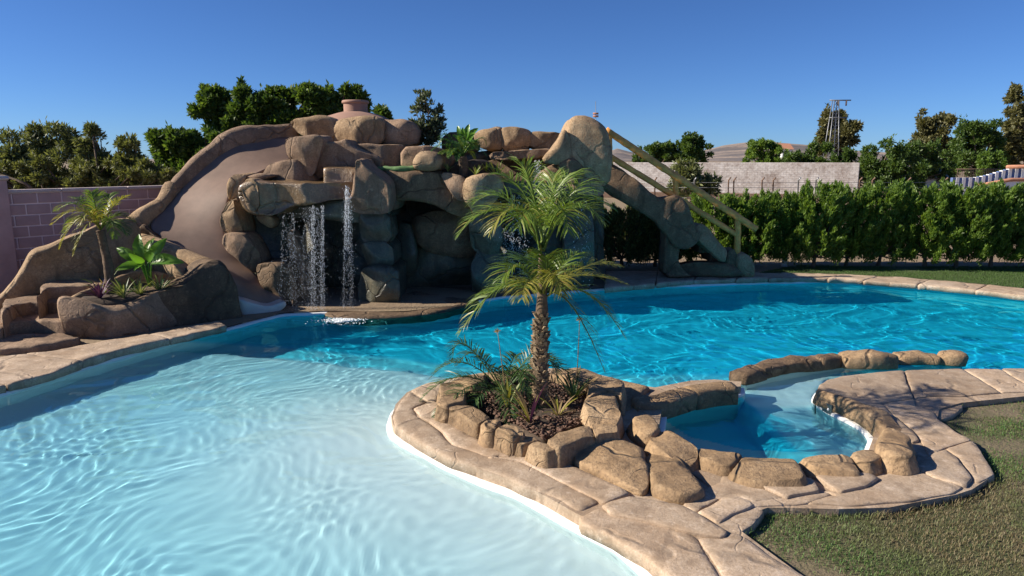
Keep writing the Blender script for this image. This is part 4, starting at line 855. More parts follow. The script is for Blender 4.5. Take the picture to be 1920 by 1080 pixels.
def frond(name, pts, mat, parent, seed, nl=34, ll=.32, w=.016, droop=.35, start=.18, rad=.012, vee=.5, stalk=None):
    """Feather leaf along a 3-point arch: a tapering rib with two rows of narrow leaflets."""
    r = np.random.default_rng(seed); A, B, C = (np.array(tuple(p)) for p in pts); t = np.linspace(0, 1, 18)[:, None]
    Q = 2 * B - .5 * (A + C); curve = (1 - t) ** 2 * A + 2 * t * (1 - t) * Q + t ** 2 * C
    Vs, Fs, off = [], [], 0
    T_ = unit(np.gradient(curve, axis=0)); up = np.array([0, 0, 1.]); S_ = unit(np.cross(T_, up + 1e-3)); N_ = np.cross(S_, T_)
    rr = rad * np.linspace(1.3, .2, 18); a = np.array([0, 2.09, 4.19])
    V = curve[:, None] + rr[:, None, None] * (np.cos(a)[None, :, None] * S_[:, None] + np.sin(a)[None, :, None] * N_[:, None]); I = np.arange(54).reshape(18, 3); J = np.roll(I, -1, 1)
    Vs.append(V.reshape(-1, 3)); F = [np.stack([I[:-1], J[:-1], J[1:], I[1:]], -1).reshape(-1, 4)]; off = 54
    u = np.linspace(start, .995, nl); u = np.clip(u + r.normal(0, .006, nl), 0, 1)
    for sgn in (-1, 1):
        P = np.stack([np.interp(u, t[:, 0], curve[:, i]) for i in range(3)], 1); Tt = unit(np.stack([np.interp(u, t[:, 0], T_[:, i]) for i in range(3)], 1)); Ss = unit(np.cross(Tt, up + 1e-3)); Nn = np.cross(Ss, Tt)
        prof = np.clip(np.sin(np.pi * (.12 + .86 * (u - start) / (1 - start))) ** .6, .25, 1); L = ll * prof * r.uniform(.8, 1.12, nl)
        fwd = .55 + .9 * u
        D = unit(Ss * sgn + Tt * fwd[:, None] + Nn * vee + r.normal(0, .10, (nl, 3)))
        D2 = unit(D + np.array([0, 0, -1]) * (droop * r.uniform(.6, 1.5, nl))[:, None])
        D3 = unit(D2 + np.array([0, 0, -1]) * (droop * 1.3 * r.uniform(.5, 1.5, nl))[:, None])
        wv = unit(np.cross(D, Nn + r.normal(0, .25, (nl, 3)))) * (w * r.uniform(.7, 1.2, nl))[:, None] / 2
        m1 = P + D * (L * .38)[:, None]; m2 = m1 + D2 * (L * .34)[:, None]; tip = m2 + D3 * (L * .30)[:, None]
        V = np.stack([P - wv * .5, P + wv * .5, m1 + wv, m1 - wv, m2 + wv * .75, m2 - wv * .75, tip + wv * .05, tip - wv * .05], 1).reshape(-1, 3)
        f = np.array([(0, 1, 2, 3), (3, 2, 4, 5), (5, 4, 6, 7)]); Vs.append(V); F.append((f[None] + 8 * np.arange(nl)[:, None, None]).reshape(-1, 4) + off); off += 8 * nl
    return mk(name, np.vstack(Vs), np.vstack(F), mat, parent, smooth=False)

# ------------------------------------------------------------------ the tall palm in the planter
PY = 7.95
pbase = gp(1018, 765, .12); palm = empty('palm_tree', pbase, 'tall feather palm with two tiers of arching fronds in the mulched planter', 'palm tree')
def P1(c1x, c1y, dy=0.): return at(720 + c1x / 2.16, 300 + c1y / 2.16, pbase.y + dy)
tr = [pbase, P1(632, 930), P1(632, 800), P1(636, 680), P1(640, 600), P1(640, 520), P1(640, 440), P1(641, 380)]
tr = [Vector(v) for v in catmull([tuple(v) for v in tr], .03)]
hgt = np.linspace(0, 1, len(tr)); rad = np.interp(hgt, [0, .06, .3, .55, .62, .8, 1], [.072, .062, .076, .074, .064, .05, .03])
ptrunk = tube('trunk', tr, rad, M['palm_bark'], palm, M=18, amp=.008, seed=2)
# old leaf bases up the trunk
rb = np.random.default_rng(4); Vs, Fs = [], []; k = 0
for i in range(2, int(len(tr) * .62)):
    for a in rb.uniform(0, 6.28, 7):
        c = np.array(tr[i]); R_ = rad[i]; o_ = np.array([math.cos(a), math.sin(a), 0]); sd = np.array([-math.sin(a), math.cos(a), 0]); z = np.array([0, 0, 1.])
        w_ = rb.uniform(.018, .034); h_ = rb.uniform(.03, .06); tilt = rb.uniform(.012, .035)
        Vs += [c + o_ * R_ * .93 - sd * w_, c + o_ * R_ * .93 + sd * w_, c + o_ * (R_ + tilt) + z * h_ + sd * w_ * .5, c + o_ * (R_ + tilt) + z * h_ - sd * w_ * .5, c + o_ * R_ * .8 + z * h_]
        Fs += [(k, k + 1, k + 2, k + 3), (k + 3, k + 2, k + 4), (k, k + 3, k + 4), (k + 1, k + 4, k + 2)]; k += 5
mk('leaf_bases', Vs, Fs, M['palm_boot'], ptrunk, smooth=False)
UP, LO = (640, 345), (640, 545)
fr = [  # origin, middle, tip (measured on the palm), depth of the tip, colour
 (UP, (470, 205), (305, 300), -.25, 'palm_leaf'), (UP, (500, 160), (365, 175), .35, 'palm_leaf'), (UP, (540, 205), (430, 290), -.45, 'palm_yellow'), (UP, (570, 140), (470, 60), .5, 'palm_leaf'),
 (UP, (600, 120), (560, 20), -.15, 'palm_leaf'), (UP, (670, 170), (690, 65), .1, 'palm_leaf'), (UP, (745, 165), (925, 195), .1, 'palm_leaf'), (UP, (760, 130), (860, 125), .6, 'palm_leaf'),
 (UP, (755, 200), (885, 250), -.4, 'palm_leaf'), (UP, (710, 200), (745, 290), -.6, 'palm_leaf'), (UP, (590, 210), (545, 270), -.6, 'palm_leaf'), (UP, (700, 120), (780, 70), .5, 'palm_leaf'),

 (LO, (490, 505), (305, 700), -.3, 'palm_leaf'), (LO, (520, 510), (350, 580), .25, 'palm_leaf'), (LO, (560, 440), (480, 480), -.45, 'palm_leaf'), (LO, (600, 430), (560, 400), .4, 'palm_leaf_dark'),
 (LO, (770, 470), (975, 500), .15, 'palm_yellow'), (LO, (800, 530), (970, 710), -.2, 'palm_leaf'), (LO, (760, 590), (890, 850), .25, 'palm_leaf_dark'), (LO, (720, 430), (790, 380), .45, 'palm_leaf'),
 (LO, (790, 440), (950, 430), .5, 'palm_yellow'), (LO, (590, 490), (560, 560), -.7, 'palm_yellow'), (LO, (680, 460), (720, 540), -.65, 'palm_yellow'), (LO, (660, 430), (650, 390), -.4, 'palm_leaf')]
for k, (o_, m, tp_, dy, mt) in enumerate(fr):
    a = P1(o_[0] + (k % 5 - 2) * 5, o_[1] + (k % 3) * 12); frond('frond', (a, P1(*m, dy * .6), P1(*tp_, dy)), M[mt], palm, 700 + k, nl=36, ll=.34 if k < 16 else .30, w=.0115, droop=.32, rad=.011, vee=.35)

# small palm and spiky plants in the planter
def small_palm(name, label, base, n, ln, mt, seed, rise=.9, nl=26, ll=.2, w=.012, cat='palm', spread=None, trunk=None, tmat='palm_bark', group=None):
    r = np.random.default_rng(seed); t = empty(name, base, label, cat, group); base = Vector(base); top = base.copy()
    if trunk:
        top = base + Vector(trunk[0]); mid = base.lerp(top, .5) + Vector((.03, 0, 0)); tube('trunk', [Vector(v) for v in catmull([tuple(base), tuple(mid), tuple(top)], .03)], trunk[1], M[tmat], t, M=12, amp=.012, seed=seed)
    for k in range(n):
        a = 6.283 * k / n + r.uniform(-.25, .25) if spread is None else r.uniform(*spread); l = ln * r.uniform(.75, 1.15); e = r.uniform(.25, 1.) * rise
        d = Vector((math.cos(a), math.sin(a), 0)); m = top + d * l * .5 + Vector((0, 0, l * .62 * e)); e2 = top + d * l * (.95 if e < .75 * rise else .7) + Vector((0, 0, l * (e * .75 - .3)))
        frond('frond', (top, m, e2), M[mt] if isinstance(mt, str) else M[mt[k % len(mt)]], t, seed * 31 + k, nl=nl, ll=ll, w=w, rad=.008, droop=.3)
    return t
small_palm('small_palm', 'young dark green feather palm growing low beside the tall palm trunk', gp(945, 738, .12), 15, .95, 'palm_leaf_dark', 11, rise=.85, nl=36, ll=.2)
def blades(name, label, base, n, L, w, mats, seed, lean=.5, cat='plant', group=None, stuffing=None):
    """Rosette of narrow arching strap leaves, each leaf a part."""
    r = np.random.default_rng(seed); t = empty(name, base, label, cat, group); b0 = np.array(tuple(base))
    for k in range(n):
        a = r.uniform(0, 6.283); l = L * r.uniform(.6, 1.2); e = r.uniform(.35, 1.) * lean; d = np.array([math.cos(a), math.sin(a), 0]); s = np.array([-d[1], d[0], 0]); V = []
        for q in np.linspace(0, 1, 6):
            c = b0 + d * (l * (q * e + q * q * .15)) + np.array([0, 0, l * (q * (1.05 - e * .45) - .42 * e * q ** 2.2)]); ww = w * (1 - q ** 2.2) * (.55 + q * .9) * .5 + .0008
            V += [c - s * ww + np.array([0, 0, ww * .4]), c, c + s * ww + np.array([0, 0, ww * .4])]
        F = []
        for i in range(5): F += [(3 * i, 3 * i + 1, 3 * i + 4, 3 * i + 3), (3 * i + 1, 3 * i + 2, 3 * i + 5, 3 * i + 4)]
        mk('leaf', V, F, M[mats[k % len(mats)]], t)
    return t
blades('strap_plant', 'yellow green strap leaved plant in the mulch left bare beneath the small palm', gp(952, 768, .12), 12, .42, .035, ['palm_yellow', 'strap'], 21, .35)
blades('strap_plant', 'half dry spiky plant leaning in front of the tall palm trunk', gp(994, 796, .12), 11, .55, .03, ['dry', 'palm_yellow', 'purple'], 22, .7)
blades('strap_plant', 'low half dry rosette between the tall palm trunk and the big boulders', gp(1046, 782, .12), 10, .36, .025, ['dry', 'palm_yellow'], 23, .85)
blades('strap_plant', 'dark green spiky plant near the right hand boulders of the planter'.replace(' right hand', ' tallest'), gp(1076, 752, .12), 20, .45, .03, ['palm_leaf_dark', 'palm_leaf_dark', 'dry'], 24, .75)
for (px, py, tx, ty, lab) in [(949, 740, 933, 622, 'dry flower stalk with a tuft standing over the small palm'), (1080, 745, 1087, 600, 'thin bare stalk standing among the dark spiky leaves')]:
    b0 = gp(px, py, .12); e0 = at(tx, ty, b0.y - .03); st_ = empty('dry_stalk', b0, lab, 'stalk')
    tube('stem', [b0.lerp(e0, i / 6) for i in range(7)], np.linspace(.006, .003, 7), M['dry'], st_, M=6)
    V, F = leaf_quads(np.repeat(np.array([tuple(e0)]), 26, 0), unit(rand_dirs(np.random.default_rng(3), 26) + [0, 0, .5]), rand_dirs(np.random.default_rng(5), 26), np.full(26, .045), np.full(26, .008)); mk('tuft', V, F, M['dry'], st_, smooth=False)

# ------------------------------------------------------------------ plants of the planter boulder and of the grotto
b0 = at(210, 566, 10.75); b0.z = SOILZ - .02; top = at(188, 432, 10.7) - b0
pl_ = small_palm('slender_palm', 'slender leaning palm with yellow green fronds on the planter boulder', b0, 0, .8, 'palm_yellow', 12, trunk=(tuple(top), (.075, .062)))
T0 = b0 + top
for k, (mx_, my, tx, ty, dy, mt) in enumerate([(150, 395, 98, 420, -.1, 'palm_yellow'), (150, 410, 112, 465, -.3, 'palm_yellow'), (165, 420, 138, 478, -.4, 'palm_yellow'), (150, 385, 105, 395, .3, 'palm_leaf'), (178, 385, 172, 362, .1, 'palm_leaf'), (210, 390, 240, 368, -.1, 'palm_yellow'), (215, 405, 250, 415, .2, 'palm_leaf'), (212, 415, 238, 438, -.2, 'palm_leaf_dark'), (200, 385, 205, 365, .4, 'palm_leaf'), (165, 385, 140, 372, .35, 'palm_leaf'), (170, 400, 150, 420, -.45, 'palm_yellow'), (205, 410, 215, 445, -.45, 'palm_leaf'), (160, 400, 120, 435, .45, 'palm_leaf')]):
    frond('frond', (T0, at(mx_, my, 10.7 + dy * .6), at(tx, ty, 10.7 + dy)), M[mt], pl_, 800 + k, nl=26, ll=.24, w=.016, droop=.35, rad=.009)
def broad(name, label, base, leaves, Y, mat, seed, cat='plant', wid=.32):
    r = np.random.default_rng(seed); t = empty(name, base, label, cat)
    for k, (x0, y0, x1, y1, dy) in enumerate(leaves):
        a = np.array(tuple(at(x0, y0, Y + dy * .3))); e = np.array(tuple(at(x1, y1, Y + dy))); L = np.linalg.norm(e - a); d = (e - a) / L
        n_ = np.array([r.uniform(-.5, .3), -1, r.uniform(.1, .7)]); s = np.cross(d, n_); s /= np.linalg.norm(s); nn = np.cross(s, d); V = []
        for q in np.linspace(0, 1, 10):
            c = a + d * L * q + nn * (.10 * L * math.sin(math.pi * q)) - np.array([0, 0, .12 * L * q * q]); ww = wid * L * math.sin(math.pi * min(1, .04 + q ** .8 * .96)) ** .75 / 2 + .002
            wv = math.sin(q * 23 + k) * .008
            V += [c - s * ww + nn * (ww * .35 + wv), c - s * ww * .5 + nn * ww * .12, c, c + s * ww * .5 + nn * ww * .12, c + s * ww + nn * (ww * .35 - wv)]
        F = [(5 * i + j, 5 * i + j + 1, 5 * i + j + 6, 5 * i + j + 5) for i in range(9) for j in range(4)]
        lf = mk('leaf', V, F, M[mat], t)
        bb = np.array(tuple(base)); tube('leaf_stalk', [Vector(bb + (a - bb) * q) + Vector((0, 0, .03 * math.sin(3.1 * q))) for q in np.linspace(0, 1, 5)], [.016, .014, .012, .011, .01], M[mat], lf, M=6)
    return t
b1 = at(282, 536, 11.1); b1.z = SOILZ
broad('broad_leaf_plant', 'bright green plant with big paddle leaves on the planter boulder', b1, [(262, 490, 218, 458, .1), (262, 495, 215, 502, -.25), (266, 488, 260, 432, .15), (275, 488, 290, 440, .2), (283, 485, 312, 440, .1), (284, 492, 345, 485, -.1), (270, 492, 240, 470, -.3), (278, 492, 295, 462, -.3), (272, 496, 250, 505, -.3)], 11.1, 'banana', 31, wid=.36)
for (px, py, Y, n, L, mats, lab, sd) in [(188, 560, 10.35, 44, .34, ['purple'], 'low purple leaved plant at the front of the planter boulder', 41), (232, 560, 10.4, 30, .42, ['strap', 'palm_leaf_dark'], 'variegated strap leaf tuft next to the purple plant', 42), (262, 550, 10.6, 26, .4, ['strap', 'moss'], 'variegated strap leaf tuft under the paddle leaves', 43), (300, 545, 10.85, 28, .42, ['strap', 'palm_leaf_dark'], 'variegated strap leaf tuft by the pool end of the planter boulder', 44), (200, 558, 10.7, 9, .5, ['dry', 'palm_leaf'], 'thin spiky plant against the slender palm trunk', 45)]:
    c = at(px, py, Y); c.z = SOILZ - .01; blades('leafy_tuft', lab, c, n, L, .03, mats, sd, .75)
for (px, py, Y, lab, sd) in [(478, 446, 12.95, 'tiny fern sprig in the upper recess beside the slide', 51), (490, 494, 12.85, 'tiny fern sprig in the lower recess beside the slide', 52)]:
    blades('fern_sprig', lab, at(px, py, Y), 14, .11, .03, ['moss'], sd, .9)
# cycad, its neighbours, and the silvery shrub on top
cb = at(868, 332, 13.5); cyc = small_palm('cycad', 'dark green cycad with a short stubby trunk on the grotto', cb, 26, .62, ['cycad', 'cycad', 'palm_leaf'], 13, rise=.95, nl=30, ll=.13, w=.012, trunk=((-.02, 0, .38), np.linspace(.1, .085, 14)), cat='cycad')
broad('canna_plant', 'yellowish canna with upright leaves behind the cycad', at(872, 285, 14.3), [(868, 262, 858, 232, .1), (873, 262, 880, 228, 0), (876, 262, 897, 236, .1), (866, 266, 848, 250, -.1), (878, 264, 890, 248, -.2), (870, 262, 868, 235, -.1)], 14.3, 'banana', 32, wid=.34)
for (px, py, Y, n, L, mats, lab, sd) in [(840, 322, 13.3, 14, .22, ['palm_leaf_dark', 'strap'], 'small upright leafy tuft between the round boulder and the cycad', 46), (892, 330, 13.2, 12, .3, ['palm_leaf', 'strap'], 'loose leafy tuft at the foot of the cycad', 47), (912, 322, 13.5, 12, .3, ['dry', 'palm_leaf'], 'half dry tuft between the cycad and the upper waterfall', 48), (930, 335, 13.4, 20, .42, ['palm_leaf', 'palm_yellow'], 'tall grassy tuft at the edge of the upper waterfall', 49)]:
    blades('leafy_tuft', lab, at(px, py, Y), n, L, .03, mats, sd, .7)
tree('silvery_shrub', 'silvery green upright shrub growing behind the top boulders', 'shrub', [(772, 815, 170, 262), (805, 835, 200, 260), (785, 825, 225, 275)], 15.3, 802, 'shrub', .10, 2600, 61, size=.22, nc=30, trunk=.03, w=.42, ground_z=at(802, 280, 15.3).z, up=.7, dy=.7)

# ------------------------------------------------------------------ block wall at the side
wl = empty('block_wall', gp(40, 540, 0), 'pinkish concrete block garden wall with a pale cap and a pillar', 'wall')
A = np.array(at(-130, 362, 11.9)[:2]); d0 = np.array(at(300, 352, 14.7)[:2]) - np.array(at(18, 359, 12.55)[:2]); d0 /= np.linalg.norm(d0); A = np.array(at(18, 359, 12.55)[:2]) - d0 * 1.6; rzw = math.atan2(d0[1], d0[0])
WT = at(18, 359, 12.55).z; H_ = .2; nrow = 11; ncol = 24; first = None
box('mortar_core', (*(A + d0 * ncol * .2), WT - nrow * H_ / 2 - .02), (ncol * .4, .12, nrow * H_), M['mortar'], wl, rz=rzw)
for r_ in range(nrow):
    for c_ in range(ncol):
        p = A + d0 * ((c_ + .5 + (.5 if r_ % 2 else 0)) * .4)
        loc = Vector((p[0], p[1], WT - .03 - (r_ + .5) * H_))
        if first is None:
            first = box('block', (0, 0, 0), (.376, .15, .176), M['block'], wl, rz=rzw, bev=.006); o = first
        else: o = first.copy(); COL.objects.link(o)
        o.location = loc - Vector((0, 0, 0)); o.matrix_parent_inverse = Matrix.Translation(-Vector(wl.location))
for c_ in range(8):
    p = A + d0 * (c_ * 1.2 + .6); box('cap_piece', (p[0], p[1], WT + .0), (1.194, .22, .06), M['cap'], wl, rz=rzw, bev=.012)
pp = np.array(at(-16, 345, 12.3)[:2]); pq = box('pillar', (pp[0], pp[1], at(2, 338, 12.35).z / 2), (.36, .36, at(2, 338, 12.35).z), M['block'], wl, rz=rzw, bev=.01); box('pillar_cap', (pp[0], pp[1], at(2, 334, 12.35).z), (.44, .44, .08), M['cap'], pq, rz=rzw, bev=.03)

# ------------------------------------------------------------------ trees beyond the wall
BW = 'shrubs and trees beyond the block wall'
tree('olive_tree', 'grey green bushy olive tree rising over the block wall', 'tree', [(-40, 60, 245, 360), (40, 150, 228, 360), (0, 130, 270, 370)], 19, 60, 'olive', .13, 20000, 71, size=.22, nc=30, w=.3, group=BW, dy=.5)
tree('olive_tree', 'slender olive tree with a pointed top behind the block wall', 'tree', [(150, 190, 232, 300), (155, 215, 280, 360), (140, 230, 300, 370)], 18.5, 180, 'olive', .13, 13000, 72, size=.22, nc=30, w=.3, group=BW, dy=.6)
tree('olive_tree', 'thin topped yellowish shrub between the slender olive and the slide', 'shrub', [(222, 262, 256, 320), (225, 320, 290, 365), (200, 300, 310, 370)], 18.2, 255, 'hedge_dry', .12, 12000, 73, size=.22, nc=30, w=.3, group=BW, dy=.6)
tree('leafy_shrub', 'wide low olive green shrub filling in along the top of the block wall', 'shrub', [(-40, 80, 300, 372), (50, 170, 295, 372), (140, 250, 300, 372), (220, 330, 305, 372)], 17.8, 150, 'hedge_dry', .11, 20000, 77, size=.22, nc=30, w=.34, group=BW, dy=.5)
tree('walnut_tree', 'large dark green broadleaf tree behind the slide and the dome', 'tree', [(360, 430, 165, 290), (400, 520, 185, 300), (440, 560, 150, 270), (500, 640, 158, 290), (580, 690, 160, 280), (640, 690, 158, 240)], 26, 500, 'tree', .19, 62000, 74, size=.22, nc=30, trunk=.25, w=.42, group=BW, dy=.5)
tree('walnut_tree', 'low dark green broadleaf tree leaning out from behind the slide rim', 'tree', [(285, 360, 240, 310), (320, 420, 245, 330), (300, 400, 270, 360)], 24, 360, 'tree', .19, 26000, 75, size=.22, nc=30, trunk=.15, w=.42, group=BW, dy=.6)
tree('small_tree', 'small tree top showing beside the dome', 'tree', [(705, 732, 203, 232)], 24, 718, 'tree', .2, 900, 76, size=.5, nc=6, trunk=.06, w=.4, group=BW, dy=.8)

# ------------------------------------------------------------------ hedge of conifers behind the pool
HG = 'conifer shrubs of the hedge behind the pool'
HL = ['olive brown conifer shrub between the grotto and the staircase arch', 'olive brown conifer shrub framed by the staircase arch', 'dense green conifer shrub behind the lower handrail', 'dense green conifer shrub behind the lowest handrail post', 'dense green conifer shrub with a white painted foot in the hedge',
      'dense green hedge conifer next to the white footed shrub, away from the staircase', 'dense green hedge conifer in front of the end of the old wall', 'tallest green hedge conifer just past the end of the old wall', 'dense green hedge conifer in front of the broad pine', 'dense green hedge conifer in front of the start of the striped terrace', 'dense green hedge conifer in front of the terrace railing', 'dense green hedge conifer in front of the tall ragged pine', 'last dense green conifer of the hedge beyond the tall ragged pine']
r = np.random.default_rng(90)
def conifer(px, x0, x1, ytop, ybot, Y, mat, n, label, seed, white=False):
    rr = np.random.default_rng(seed); a, b_ = at(x0, ybot, Y), at(x1, ytop, Y); cx, hx = (a.x + b_.x) / 2, (b_.x - a.x) / 2 * rr.uniform(1.12, 1.35); z0, z1 = max(a.z, .12), b_.z
    base = Vector((cx, Y, 0)); t = empty('conifer_shrub', base, label, 'shrub', HG)
    ns = 150; th = rr.uniform(0, 6.283, ns); u = rr.random(ns); ww = hx * (1.0 - .5 * u ** 2.5) * np.sqrt(rr.uniform(.35, 1, ns)); zt = z0 + (z1 - z0) * u
    C0 = np.stack([cx + np.cos(th) * ww, Y + np.sin(th) * ww * .8, zt], 1); k = rr.integers(0, ns, n); q = rr.random(n) ** .8
    dirs = unit(np.stack([np.cos(th) * .5, np.sin(th) * .5, np.full(ns, 1.)], 1) + rr.normal(0, .2, (ns, 3))); ln = rr.uniform(.28, .5, ns)
    C = C0[k] + dirs[k] * (ln[k] * q)[:, None] + rr.normal(0, .05, (n, 3)) * (1 - q * .6)[:, None]; C[:, 2] = np.maximum(C[:, 2], .06)
    D = unit(dirs[k] * 1.3 + rr.normal(0, .4, (n, 3))); L = rr.uniform(.045, .12, n)
    V, F = leaf_quads(C, D, rand_dirs(rr, n), L, L * .34); mk('crown', V, F, M[mat], t, smooth=False)
    limbs('trunk', base, [tuple(C0[i]) for i in rr.permutation(ns)[:12]], .05, M['bark'], t, seed + 1, fork=.3)
    if white: tube('painted_trunk_foot', [base, base + Vector((.01, 0, .3))], [.075, .06], M['white'], t, M=10)
for k, (px, x0, x1, yt, mat) in enumerate([(1165, 1120, 1215, 388, 'hedge_dry'), (1225, 1185, 1275, 392, 'hedge_dry'), (1330, 1290, 1380, 372, 'hedge'), (1395, 1350, 1445, 368, 'hedge'), (1475, 1430, 1520, 364, 'hedge'), (1530, 1485, 1575, 352, 'hedge'), (1590, 1545, 1640, 350, 'hedge'), (1655, 1600, 1705, 346, 'hedge'), (1740, 1690, 1790, 356, 'hedge'), (1800, 1750, 1850, 352, 'hedge'), (1865, 1815, 1915, 350, 'hedge'), (1925, 1880, 1985, 362, 'hedge'), (1990, 1950, 2050, 355, 'hedge')]):
    dry = mat == 'hedge_dry'
    conifer(px, x0, x1, yt + 22, 497, 16.9 + r.uniform(-.15, .25), mat, 25000, HL[k], 900 + k * 3, k == 4)

# ------------------------------------------------------------------ lawns
def lawn(name, poly, z, mat):
    q, F, _o = cdt(np.asarray(poly), np.zeros((0, 2))); F = [f if np.cross(q[f[1]] - q[f[0]], q[f[2]] - q[f[0]]) > 0 else f[::-1] for f in F]
    tag(mk(name, np.c_[q, np.full(len(q), z)], F, mat, smooth=False), kind='structure')
LAWN1 = np.array(LAWN_EDGE + [(13., 9.5), (13., -1.), (3.2, -1.)]); lawn('lawn', LAWN1, .006, M['lawn'])
LAWN2 = np.array(G2([(1420, 512), (1500, 512), (1590, 515), (1700, 521), (1830, 532), (1920, 541), (2120, 563), (2400, 560), (2400, 500), (1920, 500), (1600, 500), (1500, 497)], 0.)); lawn('lawn', LAWN2, .006, M['lawn_far'])
def grass(name, poly, n, L, seed, bare=.5, mat='grass', cut_edge=0.):
    r = np.random.default_rng(seed); lo_, hi_ = poly.min(0), poly.max(0); p = r.uniform(lo_, hi_, (n, 2)); p = p[inside(p, poly)]
    v = fbm(np.c_[p, p[:, :1] * 0], .9, 7, 3); keep = r.random(len(p)) < np.clip((v + bare) * 2.2, .05, 1); p = p[keep]; n = len(p)
    a = r.uniform(0, 6.28, n); l = L * r.uniform(.4, 1.3, n); ln = r.uniform(.1, .9, n); d = np.stack([np.cos(a), np.sin(a)], 1); s = np.stack([-d[:, 1], d[:, 0]], 1) * (.0014 + .0014 * r.random(n))[:, None] * (L / .05) ** .5
    B = np.c_[p, np.zeros(n)]; s3 = np.c_[s, np.zeros(n)]; m = B + np.c_[d * (l * ln * .35)[:, None], l * .6]; t = B + np.c_[d * (l * ln)[:, None], l * (1 - .35 * ln)]
    V = np.stack([B - s3, B + s3, m + s3 * .8, m - s3 * .8, t], 1).reshape(-1, 3); F = [(0, 1, 2, 3), (3, 2, 4)]
    I = np.arange(n) * 5; q = np.stack([I, I + 1, I + 2, I + 2], 1)
    tri = np.concatenate([np.stack([I, I + 1, I + 2], 1), np.stack([I, I + 2, I + 3], 1), np.stack([I + 3, I + 2, I + 4], 1)])
    tag(mk(name, V, tri, M[mat], smooth=False), 'short worn grass of the lawn', 'grass', kind='stuff')
grass('grass', np.array(LAWN_EDGE + [(9.2, 9.), (6.5, 4.), (5.2, 2.5), (3.2, 2.5)]), 520000, .034, 1, .34)
_le = resample(np.array(LAWN_EDGE), .02, False); _t = np.gradient(_le, axis=0); _t /= np.linalg.norm(_t, axis=1)[:, None]; _o = np.stack([_t[:, 1], -_t[:, 0]], 1)
_sg = 1 if inside((_le[200:201] + _o[200:201] * .1), LAWN1)[0] else -1
grass('grass', np.vstack([_le - _o * _sg * .025, (_le + _o * _sg * .07)[::-1]]), 90000, .06, 5, .1)
grass('grass', LAWN2[np.array([0, 1, 2, 3, 4, 5, 6, 9, 10, 11])], 90000, .045, 2, .9, 'grass_far')

# ------------------------------------------------------------------ behind the hedge: wall, fence, trees, house, pylon, hills
b = NB('whitewashed_old_wall'); n1 = b.noise(.8, 6, .7); n2 = b.noise(6., 5, .7)
br = b.n('TexBrick', Scale=1., Color1=(1, 1, 1, 1), Color2=(.82, .82, .82, 1), Mortar=(.5, .5, .5, 1)); br.inputs['Brick Width'].default_value = .3; br.inputs['Row Height'].default_value = .12; br.inputs['Mortar Size'].default_value = .012
cx = b.n('CombineXYZ'); sx = b.n('SeparateXYZ'); b.t.links.new(b.pos, sx.inputs[0]); b.t.links.new(sx.outputs[0], cx.inputs[0]); b.t.links.new(sx.outputs[2], cx.inputs[1]); b.t.links.new(cx.outputs[0], br.inputs['Vector'])
col = b.ramp(b.math('ADD', b.math('MULTIPLY', n1, .6), b.math('MULTIPLY', n2, .4)), [(.36, (.26, .20, .17)), (.46, (.42, .37, .34)), (.56, (.60, .56, .53)), (.7, (.68, .64, .62))])
M['oldwall'] = b.done(b.mix(.7, col, br.outputs[0], 'MULTIPLY'), .9, b.bump(n2, .5, .03))
a, c = at(1110, 315, 50.), at(1612, 305, 44.); a.z = c.z; m_ = (a + c) / 2; LW = math.hypot(c.x - a.x, c.y - a.y); rw = math.atan2(c.y - a.y, c.x - a.x)
ow = empty('old_wall', (m_.x, m_.y, 0), 'long whitewashed weathered brick wall beyond the hedge', 'wall')
box('wall_body', (m_.x, m_.y, c.z / 2), (LW, .35, c.z), M['oldwall'], ow, rz=rw, bev=.03); box('footing', (m_.x + math.sin(rw) * .22, m_.y - math.cos(rw) * .22, .22), (LW + .1, .3, .44), M['rust'], ow, rz=rw, bev=.03)
fn = empty('wire_fence', at(1440, 380, 31), 'thin wire fence on rusty posts in front of the old wall', 'fence')
fx = [1228, 1302, 1366, 1376, 1429, 1450, 1497, 1530, 1612, 1636, 1692, 1703, 1772]
for x_ in fx:
    p = at(x_, 380, 31.); tp_ = at(x_, 338, 31.); p.z = 0; tube('post', [p, Vector((tp_.x, p.y, tp_.z)), Vector((tp_.x + .05, p.y - .12, tp_.z + .12))], .035, M['rust'] if x_ % 3 else M['metal'], fn, M=7)
for z in (.5, .95, 1.4, 1.62):
    p0, p1 = at(1200, 380, 30.98), at(1800, 380, 30.98); tube('wire', [Vector((p0.x, 30.98, z)), Vector((p1.x, 30.98, z))], .008, M['metal'], fn, M=5)
BT = 'trees beyond the old wall'
tree('olive_bush', 'grey green olive bush in front of the old wall behind the handrail', 'bush', [(1245, 1345, 312, 375), (1262, 1310, 298, 350), (1290, 1350, 320, 380)], 38, 1295, 'olive', .28, 5000, 81, size=.22, nc=30, w=.32, dy=.6)
